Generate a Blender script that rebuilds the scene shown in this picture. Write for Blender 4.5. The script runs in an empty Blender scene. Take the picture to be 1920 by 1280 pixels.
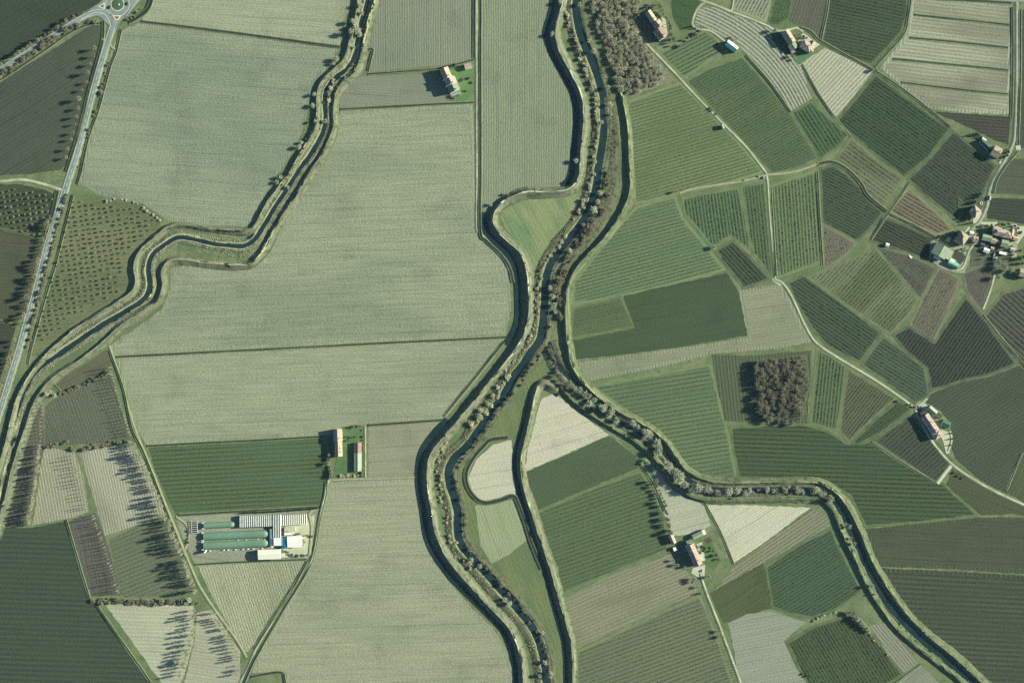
import bpy, math, random
import numpy as np
from mathutils import Vector
from mathutils.bvhtree import BVHTree

# ------------------------------------------------------------------ camera, sky, sun, exposure
S = 0.65                       # metres of ground per photo pixel
SC = bpy.context.scene
COL = SC.collection
CAM_H = 1920 * S * 50 / 36
cam_d = bpy.data.cameras.new("camera")
cam_d.lens = 50
cam_d.sensor_width = 36
cam_d.clip_start = 5
cam_d.clip_end = 30000
cam = bpy.data.objects.new("camera", cam_d)
cam.location = (0, 0, CAM_H)
COL.objects.link(cam)
SC.camera = cam

SUN_EL = math.radians(22)
SUN_AZ = math.atan2(0.18, 0.98)          # from +X towards +Y
world = bpy.data.worlds.new("World")
SC.world = world
world.use_nodes = True
wn = world.node_tree.nodes
sky = wn.new("ShaderNodeTexSky")
sky.sky_type = 'NISHITA'
sky.sun_disc = False
sky.sun_elevation = SUN_EL
sky.sun_rotation = math.pi / 2 - SUN_AZ
sky.ozone_density = 4.0
bg = wn["Background"]
bg.inputs[1].default_value = 0.05
world.node_tree.links.new(sky.outputs[0], bg.inputs[0])

sun_d = bpy.data.lights.new("sun", 'SUN')
sun_d.energy = 5.0
sun_d.angle = math.radians(0.5)
sun_d.color = (1.0, 0.97, 0.80)
sun = bpy.data.objects.new("sun", sun_d)
sdir = Vector((math.cos(SUN_EL) * math.cos(SUN_AZ), math.cos(SUN_EL) * math.sin(SUN_AZ), math.sin(SUN_EL)))
sun.rotation_euler = sdir.to_track_quat('Z', 'Y').to_euler()
sun.location = sdir * 900
COL.objects.link(sun)

SC.view_settings.view_transform = 'Standard'
SC.view_settings.look = 'None'
SC.view_settings.exposure = 1.28
SC.view_settings.gamma = 1.0
SC.cycles.max_bounces = 4
SC.cycles.diffuse_bounces = 2
SC.cycles.use_denoising = False

GAIN = (1.42, 1.36, 1.37)        # light a level white surface gets (and the photograph's cool cast), so that an albedo can be worked out from a seen colour

HAZE = 1.0e-5                    # per metre

R = random.Random(7)
NR = np.random.RandomState(11)


def lin(c):
    out = []
    for v in c:
        v /= 255.0
        out.append(v / 12.92 if v <= 0.04045 else ((v + 0.055) / 1.055) ** 2.4)
    return out


def alb(c, k=1.0):
    return tuple(min(0.9, a * k / g) for a, g in zip(lin(c), GAIN)) + (1.0,)


def P(px, py, h=0.0):
    """Photo pixel of something h metres above the plain -> where it stands."""
    f = 1 - h / CAM_H
    return ((px - 960) * S * f, (640 - py) * S * f)


# ------------------------------------------------------------------ tagging
def tag(o, label=None, cat=None, group=None, kind=None):
    if label: o['label'] = label
    if cat: o['category'] = cat
    if group: o['group'] = group
    if kind: o['kind'] = kind
    return o


def mesh_obj(name, verts, faces, mats, parent=None, mi=None, smooth=False, loc=None):
    me = bpy.data.meshes.new(name)
    v = np.asarray(verts, dtype=np.float64)
    me.from_pydata(v.tolist() if not isinstance(verts, list) else verts, [], faces)
    for m in (mats if isinstance(mats, (list, tuple)) else [mats]):
        me.materials.append(m)
    if mi is not None:
        me.polygons.foreach_set("material_index", np.asarray(mi, dtype=np.int32))
    if smooth:
        me.polygons.foreach_set("use_smooth", np.ones(len(me.polygons), dtype=bool))
    me.update()
    o = bpy.data.objects.new(name, me)
    COL.objects.link(o)
    if parent is not None: o.parent = parent
    if loc is not None: o.location = loc
    return o


def empty(name, loc):
    o = bpy.data.objects.new(name, None)
    o.location = loc
    o.empty_display_size = 1
    COL.objects.link(o)
    return o


# ------------------------------------------------------------------ materials
class NT:
    def __init__(s, name):
        s.m = bpy.data.materials.new(name)
        s.m.use_nodes = True
        s.t = s.m.node_tree
        s.n = s.t.nodes
        s.b = s.n["Principled BSDF"]
        s.b.inputs["Specular IOR Level"].default_value = 0.15

    def link(s, a, b): s.t.links.new(a, b)

    def node(s, typ, **kw):
        nd = s.n.new(typ)
        for k, v in kw.items(): setattr(nd, k, v)
        return nd

    def math(s, op, a, b=None, c=None, clamp=False):
        nd = s.node("ShaderNodeMath", operation=op, use_clamp=clamp)
        for i, x in enumerate((a, b, c)):
            if x is None: continue
            if isinstance(x, (int, float)): nd.inputs[i].default_value = x
            else: s.link(x, nd.inputs[i])
        return nd.outputs[0]

    def noise(s, vec, scale, detail=2, rough=0.5):
        nd = s.node("ShaderNodeTexNoise")
        nd.inputs["Scale"].default_value = scale
        nd.inputs["Detail"].default_value = detail
        nd.inputs["Roughness"].default_value = rough
        if vec is not None: s.link(vec, nd.inputs["Vector"])
        return nd.outputs[0]

    def ramp(s, x, lo, hi, a=0.0, b=1.0):
        nd = s.node("ShaderNodeMapRange", interpolation_type='SMOOTHSTEP')
        s.link(x, nd.inputs[0])
        for i, v in enumerate((lo, hi, a, b)): nd.inputs[i + 1].default_value = v
        return nd.outputs[0]

    def mix(s, f, a, b):
        nd = s.node("ShaderNodeMix", data_type='RGBA')
        for sock, x in ((nd.inputs[0], f), (nd.inputs[6], a), (nd.inputs[7], b)):
            if isinstance(x, (int, float)): sock.default_value = x
            elif isinstance(x, tuple): sock.default_value = x
            else: s.link(x, sock)
        return nd.outputs[2]

    def scale(s, col, f):
        nd = s.node("ShaderNodeVectorMath", operation='SCALE')
        s.link(col, nd.inputs[0])
        if isinstance(f, (int, float)): nd.inputs[3].default_value = f
        else: s.link(f, nd.inputs[3])
        return nd.outputs[0]

    def bump(s, h, strength, dist):
        nd = s.node("ShaderNodeBump")
        nd.inputs["Strength"].default_value = strength
        nd.inputs["Distance"].default_value = dist
        s.link(h, nd.inputs["Height"])
        s.link(nd.outputs[0], s.b.inputs["Normal"])


def simple(name, c, c2=None, scale=0.4, var=0.3, rough=0.9, bump=0.0, spec=0.15, k=1.0, metal=0.0, fine=2.5):
    t = NT(name)
    co = t.node("ShaderNodeTexCoord").outputs["Object"]
    n = t.noise(co, scale, 3, 0.6)
    f = t.noise(co, fine, 2, 0.6)
    col = t.mix(t.ramp(n, 0.3, 0.7), alb(c, k), alb(c2 or c, k))
    g = t.math('ADD', 1 - var * 0.5, t.math('MULTIPLY', f, var))
    t.link(t.scale(col, g), t.b.inputs["Base Color"])
    t.b.inputs["Roughness"].default_value = rough
    t.b.inputs["Specular IOR Level"].default_value = spec
    t.b.inputs["Metallic"].default_value = metal
    if bump: t.bump(f, 1.0, bump)
    return t.m


def bankmat(name, c1, c2, c3, bump=.5):
    """Rough grass in strips along a bank (the ribbon's own length and width give the strips) with clumps."""
    t = NT(name)
    tc = t.node("ShaderNodeTexCoord")
    co = tc.outputs["Object"]
    mp = t.node("ShaderNodeMapping")
    mp.inputs["Scale"].default_value = (.02, .75, 1)
    t.link(tc.outputs["UV"], mp.inputs["Vector"])
    lane = t.noise(mp.outputs[0], 1.0, 2, .6)
    clump = t.noise(co, .16, 4, .65)
    fine = t.noise(co, .75, 3, .7)
    col = t.mix(t.ramp(lane, .38, .62), alb(c1), alb(c2))
    col = t.mix(t.ramp(clump, .48, .66), col, alb(c3))
    g = t.math('ADD', .55, t.math('MULTIPLY', fine, .9))
    t.link(t.scale(col, g), t.b.inputs["Base Color"])
    t.b.inputs["Roughness"].default_value = .95
    t.b.inputs["Specular IOR Level"].default_value = .05
    t.bump(fine, 1.0, bump)
    return t.m


def tone(c, k=1.0):
    """Winter sward and soil are greyer than a first look suggests."""
    y = .3 * c[0] + .59 * c[1] + .11 * c[2]
    if y < 118 and c[1] <= c[0] + 9 and c[0] < 108: c = (c[0] * .965, c[1] * .995, c[2] * .95)
    s = .17 if c[1] > c[0] + 9 else .08
    if c[1] <= c[0] + 9: c = (c[0] * .985, c[1] * .985, c[2] * 1.02)
    k *= 1.0 if y > 132 else (.93 if y > 95 else 1.0)
    return tuple(max(4, min(240, (v + (y - v) * s) * k)) for v in c)


def field_mat(name, c1, c2, ang, per, st, c3=None, patch=0.35, streak=0.3, speck=0.35, bump=0.5, duty=0.5, bend=None, pscale=None):
    """Soil or sward in rows: c1 between the rows, c2 on them, c3 in large patches."""
    t = NT(name)
    co = t.node("ShaderNodeTexCoord").outputs["Object"]
    vr = t.node("ShaderNodeVectorRotate", rotation_type='Z_AXIS')
    t.link(co, vr.inputs["Vector"])
    vr.inputs["Angle"].default_value = math.radians(ang)      # world angle is -ang, so turning by +ang lays rows on u
    sp = t.node("ShaderNodeSeparateXYZ")
    t.link(vr.outputs[0], sp.inputs[0])
    u, v = sp.outputs[0], sp.outputs[1]
    mp = t.node("ShaderNodeMapping")
    mp.inputs["Scale"].default_value = (.5, 1.6, 1)
    t.link(vr.outputs[0], mp.inputs["Vector"])
    big = t.noise(mp.outputs[0], pscale or (0.017 if st >= .6 else 0.0075), 2.5, 0.5)
    wob = t.noise(co, 0.03, 2)
    v2 = t.math('ADD', v, t.math('MULTIPLY', wob, 3.0 if st < 0.6 else 0.6))
    if bend:                                      # rows that swing round: (u of the middle, curvature)
        du = t.math('SUBTRACT', u, bend[0])
        v2 = t.math('ADD', v2, t.math('MULTIPLY', t.math('MULTIPLY', du, du), bend[1]))
    cs = t.math('COSINE', t.math('MULTIPLY', v2, 2 * math.pi / per))
    row = t.ramp(cs, 1 - 2 * duty - 0.5, 1 - 2 * duty + 0.5)
    cmb = t.node("ShaderNodeCombineXYZ")
    t.link(t.math('MULTIPLY', u, 0.018), cmb.inputs[0])
    t.link(t.math('MULTIPLY', v, 0.33), cmb.inputs[1])
    stk = t.noise(cmb.outputs[0], 1.0, 3, 0.65)
    cmb2 = t.node("ShaderNodeCombineXYZ")
    t.link(t.math('MULTIPLY', u, 0.34), cmb2.inputs[0])
    t.link(t.math('MULTIPLY', v, 0.75), cmb2.inputs[1])
    fine = t.noise(cmb2.outputs[0], 1.0, 3, 0.7)
    broken = t.ramp(t.noise(cmb2.outputs[0], 0.8, 2), 0.25, 0.65, 0.35, 1.0)
    rowf = t.math('MULTIPLY', t.math('MULTIPLY', row, st), broken)
    col = t.mix(rowf, alb(c1), alb(c2))
    if c3:
        col = t.mix(t.math('MULTIPLY', t.ramp(big, 0.42, 0.62), patch), col, alb(c3))
    speck = speck * (1.7 if st < .6 else 2.4)
    streak = streak * 1.25
    g = t.math('ADD', 1 - streak * 0.5 - speck * 0.5 - 0.1, t.math('MULTIPLY', stk, streak))
    g = t.math('ADD', g, t.math('MULTIPLY', fine, speck))
    g = t.math('ADD', g, t.math('MULTIPLY', big, 0.2))
    if st < 0.6:                                  # wheel tracks of the sprayer, faint and broken
        tr = t.math('COSINE', t.math('MULTIPLY', v2, 2 * math.pi / 17.0))
        tr = t.math('MULTIPLY', t.ramp(tr, .88, .99), t.ramp(t.noise(cmb.outputs[0], .5, 2), .35, .7))
        g = t.math('ADD', g, t.math('MULTIPLY', tr, -.2))
        g = t.math('ADD', g, t.math('MULTIPLY', t.ramp(t.noise(co, .021, 3, .6), .52, .72), -.13))
    t.link(t.scale(col, g), t.b.inputs["Base Color"])
    t.b.inputs["Roughness"].default_value = 0.95
    t.b.inputs["Specular IOR Level"].default_value = 0.05
    h = t.math('ADD', t.math('MULTIPLY', fine, 1.0), t.math('MULTIPLY', row, 0.35 * st))
    t.bump(h, 1.0, bump)
    return t.m


# ------------------------------------------------------------------ paths and ribbons
def smooth_path(pts, step=2.2, h=0.0, curve=True):
    p = np.array([P(x, y, h) for x, y in pts])
    if curve and len(p) > 2:
        q = np.vstack([2 * p[0] - p[1], p, 2 * p[-1] - p[-2]])
        out = []
        for i in range(1, len(q) - 2):
            n = max(2, int(np.linalg.norm(q[i + 1] - q[i]) / 2))
            s = np.linspace(0, 1, n, endpoint=False)[:, None]
            a, b, c, d = q[i - 1], q[i], q[i + 1], q[i + 2]
            out.append(0.5 * (2 * b + (c - a) * s + (2 * a - 5 * b + 4 * c - d) * s ** 2 + (3 * b - a - 3 * c + d) * s ** 3))
        p = np.vstack(out + [p[-1:]])
    seg = np.linalg.norm(np.diff(p, axis=0), axis=1)
    L = np.concatenate([[0], np.cumsum(seg)])
    n = max(2, int(L[-1] / step) + 1)
    d = np.linspace(0, L[-1], n)
    return np.column_stack([np.interp(d, L, p[:, 0]), np.interp(d, L, p[:, 1])])


def normals(p):
    t = np.gradient(p, axis=0)
    k = np.array([0.25, 0.5, 0.25])
    if len(p) > 6:
        for _ in range(2):
            t[1:-1] = 0.25 * t[:-2] + 0.5 * t[1:-1] + 0.25 * t[2:]
    t /= np.linalg.norm(t, axis=1)[:, None] + 1e-9
    return np.column_stack([-t[:, 1], t[:, 0]])


def smooth_noise(n, k):
    a = NR.randn(n + 2 * k)
    w = np.ones(k) / k
    b = np.convolve(a, w, 'same')[k:k + n]
    return b * math.sqrt(k) * 0.6


TERRAIN_V, TERRAIN_F = [], []


def ribbon(name, pts, prof, mats, mi, label=None, kind='structure', jit=0.0, zjit=0.0, h=0.0, step=2.2, taper=0, terrain=False, parent=None, curve=True, cat=None, path=None, group=None, wvar=0.0):
    """A strip of ground swept along a path; prof = (offset to the path's own left in metres, height)."""
    p = path if path is not None else smooth_path(pts, step, h, curve)
    n = normals(p)
    N, K = len(p), len(prof)
    tp = np.ones(N)
    if taper:
        tp = np.clip(np.minimum(np.arange(N), np.arange(N)[::-1]) / float(taper), 0, 1)
        tp = tp * tp * (3 - 2 * tp)
    V = np.zeros((N, K, 3))
    wf = [1 + wvar * smooth_noise(N, 25) for _ in (0, 1)] if wvar else None
    for j, (o, z) in enumerate(prof):
        oo = o + (smooth_noise(N, 21) * jit * .9 + smooth_noise(N, 3) * jit * .3 if jit else 0)
        if wvar: oo = oo * np.clip(wf[0 if o < 0 else 1], .6, 1.5)
        V[:, j, 0] = p[:, 0] + n[:, 0] * oo
        V[:, j, 1] = p[:, 1] + n[:, 1] * oo
        V[:, j, 2] = z * tp if z > 0.6 else z
        if zjit and z > 0.6: V[:, j, 2] += smooth_noise(N, 3) * zjit
    V = V.reshape(-1, 3)
    idx = np.arange(N * K).reshape(N, K)
    a, b, c, d = idx[:-1, :-1], idx[1:, :-1], idx[1:, 1:], idx[:-1, 1:]
    F = np.stack([a, d, c, b], -1).reshape(-1, 4)
    # offsets grow to the left of travel; keep faces looking up
    if prof[0][0] > prof[-1][0]: F = F[:, ::-1]
    F = F[:, ::-1]
    o = mesh_obj(name, V.tolist(), F.tolist(), mats, parent, np.tile(np.array(mi), N - 1), smooth=True)
    if label or kind: tag(o, label, cat, group, kind)
    arc = np.concatenate([[0], np.cumsum(np.linalg.norm(np.diff(p, axis=0), axis=1))])
    UV = np.stack([np.repeat(arc, K), np.tile([q[0] for q in prof], N)], -1)
    uvl = o.data.uv_layers.new(name="UVMap")
    li = np.empty(len(o.data.loops), dtype=np.int32)
    o.data.loops.foreach_get("vertex_index", li)
    uvl.data.foreach_set("uv", UV[li].astype(np.float32).ravel())
    if terrain:
        base = sum(len(x) for x in TERRAIN_V)
        TERRAIN_V.append(V)
        TERRAIN_F.append(F + base)
    return o


def poly_pts(pts, z, jit=0.25, step=7.0):
    out = []
    w = [P(x, y) for x, y in pts]
    n = len(w)
    for i in range(n):
        a, b = w[i], w[(i + 1) % n]
        d = math.hypot(b[0] - a[0], b[1] - a[1])
        k = max(1, int(d / step))
        for j in range(k):
            s = j / k
            jj = jit if j else jit * 0.3
            out.append((a[0] + (b[0] - a[0]) * s + R.uniform(-jj, jj), a[1] + (b[1] - a[1]) * s + R.uniform(-jj, jj), z))
    return out


def sheet(name, pts, z, mat, label=None, kind='structure', jit=0.25, step=7.0):
    v = poly_pts(pts, z, jit, step)
    ar = sum(v[i][0] * v[(i + 1) % len(v)][1] - v[(i + 1) % len(v)][0] * v[i][1] for i in range(len(v)))
    if ar < 0: v.reverse()
    o = mesh_obj(name, v, [list(range(len(v)))], mat)
    return tag(o, label, None, None, kind)


def inset(pts, d):
    """The outline pulled in by d photo pixels."""
    n = len(pts)
    ar = sum(pts[i][0] * pts[(i + 1) % n][1] - pts[(i + 1) % n][0] * pts[i][1] for i in range(n))
    sg = 1 if ar > 0 else -1
    out = []
    for i in range(n):
        (x0, y0), (x1, y1), (x2, y2) = pts[i - 1], pts[i], pts[(i + 1) % n]
        a, b = math.hypot(x1 - x0, y1 - y0), math.hypot(x2 - x1, y2 - y1)
        n1 = (-(y1 - y0) / a * sg, (x1 - x0) / a * sg)
        n2 = (-(y2 - y1) / b * sg, (x2 - x1) / b * sg)
        k = max(.45, 1 + n1[0] * n2[0] + n1[1] * n2[1])
        out.append((x1 + (n1[0] + n2[0]) / k * d, y1 + (n1[1] + n2[1]) / k * d))
    return out


def inside(poly, x, y):
    c = False
    n = len(poly)
    for i in range(n):
        x1, y1 = poly[i]
        x2, y2 = poly[i - 1]
        if (y1 > y) != (y2 > y) and x < (x2 - x1) * (y - y1) / (y2 - y1) + x1: c = not c
    return c


def row_segments(poly, ang, per, inset):
    """Stretches of the rows (the ones field_mat draws) that lie inside poly, cut back by inset."""
    th = math.radians(-ang)
    ux, uy = math.cos(th), math.sin(th)
    uv = [(x * ux + y * uy, -x * uy + y * ux) for x, y in poly]
    vmin, vmax = min(v for _, v in uv), max(v for _, v in uv)
    out = []
    for k in range(int(math.ceil((vmin + inset * .6) / per)), int((vmax - inset * .6) / per) + 1):
        v = k * per + 1e-4
        xs = []
        for i in range(len(uv)):
            (u1, v1), (u2, v2) = uv[i - 1], uv[i]
            if (v1 > v) != (v2 > v): xs.append(u1 + (v - v1) * (u2 - u1) / (v2 - v1))
        xs.sort()
        for a, b in zip(xs[::2], xs[1::2]):
            if b - a > 2 * inset + 4: out.append((a + inset, b - inset, v, ux, uy))
    return out


def vines(poly, ang, per, dens, mat, label, z, hgt=1.15, inset=3.0):
    V = []
    for a, b, v, ux, uy in row_segments(poly, ang, per, inset):
        n = int((b - a) / .75)
        if n < 1: continue
        u = a + (np.arange(n) + NR.uniform(0.1, 0.9, n)) * (b - a) / n
        keep = NR.rand(n) < dens * (1.05 + .7 * np.sin(u * .045 + v * .09) * np.sin(v * .31 + u * .011))
        u = u[keep]
        if not len(u): continue
        vv = v - 0.25 + NR.uniform(-.12, .12, len(u))
        x = u * ux - vv * uy
        y = u * uy + vv * ux
        l = NR.uniform(.22, .45, len(u))
        h = NR.uniform(.35, 1.0, len(u)) * hgt * .85
        w = NR.uniform(.10, .2, len(u))
        tl = NR.uniform(-.25, .25, len(u))
        for du, dv, zz in ((-1, 0, .25), (1, 0, .25), (1, 1, 1), (-1, 1, 1)):        # the trained wall of canes
            V.append(np.column_stack([x + ux * du * l - uy * tl * dv, y + uy * du * l + ux * tl * dv, z + (h if zz == 1 else .25 * h)]))
        for du, dv in ((-1, -1), (1, -1), (1, 1), (-1, 1)):                         # cordon and old wood
            V.append(np.column_stack([x + ux * du * l - uy * dv * w, y + uy * du * l + ux * dv * w, z + h * .72 + dv * .1]))
    if not V: return
    A, B = [], []
    # group back into quads
    quads = []
    for i in range(0, len(V), 8):
        q1 = np.stack(V[i:i + 4], 1)
        q2 = np.stack(V[i + 4:i + 8], 1)
        quads += [q1, q2]
    Q = np.concatenate(quads).reshape(-1, 3)
    F = np.arange(len(Q)).reshape(-1, 4)
    o = mesh_obj("vine_rows", Q.tolist(), F.tolist(), mat)
    tag(o, label, "vines", "vine rows in the vineyards", 'stuff')
# ------------------------------------------------------------------ the plain
t = NT("verge_grass")
co = t.node("ShaderNodeTexCoord").outputs["Object"]
n1, n2, n3 = t.noise(co, 0.03, 4), t.noise(co, 0.5, 3, 0.7), t.noise(co, 0.11, 3, 0.6)
c = t.mix(t.ramp(n1, .35, .65), alb((102, 116, 80)), alb((124, 132, 94)))
c = t.mix(t.ramp(n3, .45, .7), c, alb((92, 112, 72)))
vo = t.node("ShaderNodeTexVoronoi")
vo.inputs["Scale"].default_value = 0.0075
t.link(co, vo.inputs["Vector"])
far = t.mix(t.ramp(t.node("ShaderNodeSeparateColor").outputs[0], 0, 1), alb((90, 108, 74)), alb((150, 155, 120)))
sc_ = [x for x in t.n if x.bl_idname == "ShaderNodeSeparateColor"][0]
t.link(vo.outputs["Color"], sc_.inputs[0])
ln = t.node("ShaderNodeVectorMath", operation='LENGTH')
t.link(co, ln.inputs[0])
c = t.mix(t.ramp(ln.outputs["Value"], 800, 1000), c, far)
t.link(t.scale(c, t.math('ADD', .72, t.math('MULTIPLY', n2, .55))), t.b.inputs["Base Color"])
t.b.inputs["Roughness"].default_value = .95
t.bump(n2, 1.0, .4)
GRASS = t.m
g = 9000
o = mesh_obj("ground", [(-g, -g, 0), (g, -g, 0), (g, g, 0), (-g, g, 0)], [(0, 1, 2, 3)], GRASS)
tag(o, "flat grassy plain the fields are laid out on", None, None, 'structure')

VINE = simple("vine_wood", (92, 92, 74), (74, 80, 62), .8, .4)
VINE2 = simple("vine_wood_dark", (66, 64, 54), (56, 60, 48), .8, .4)

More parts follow.
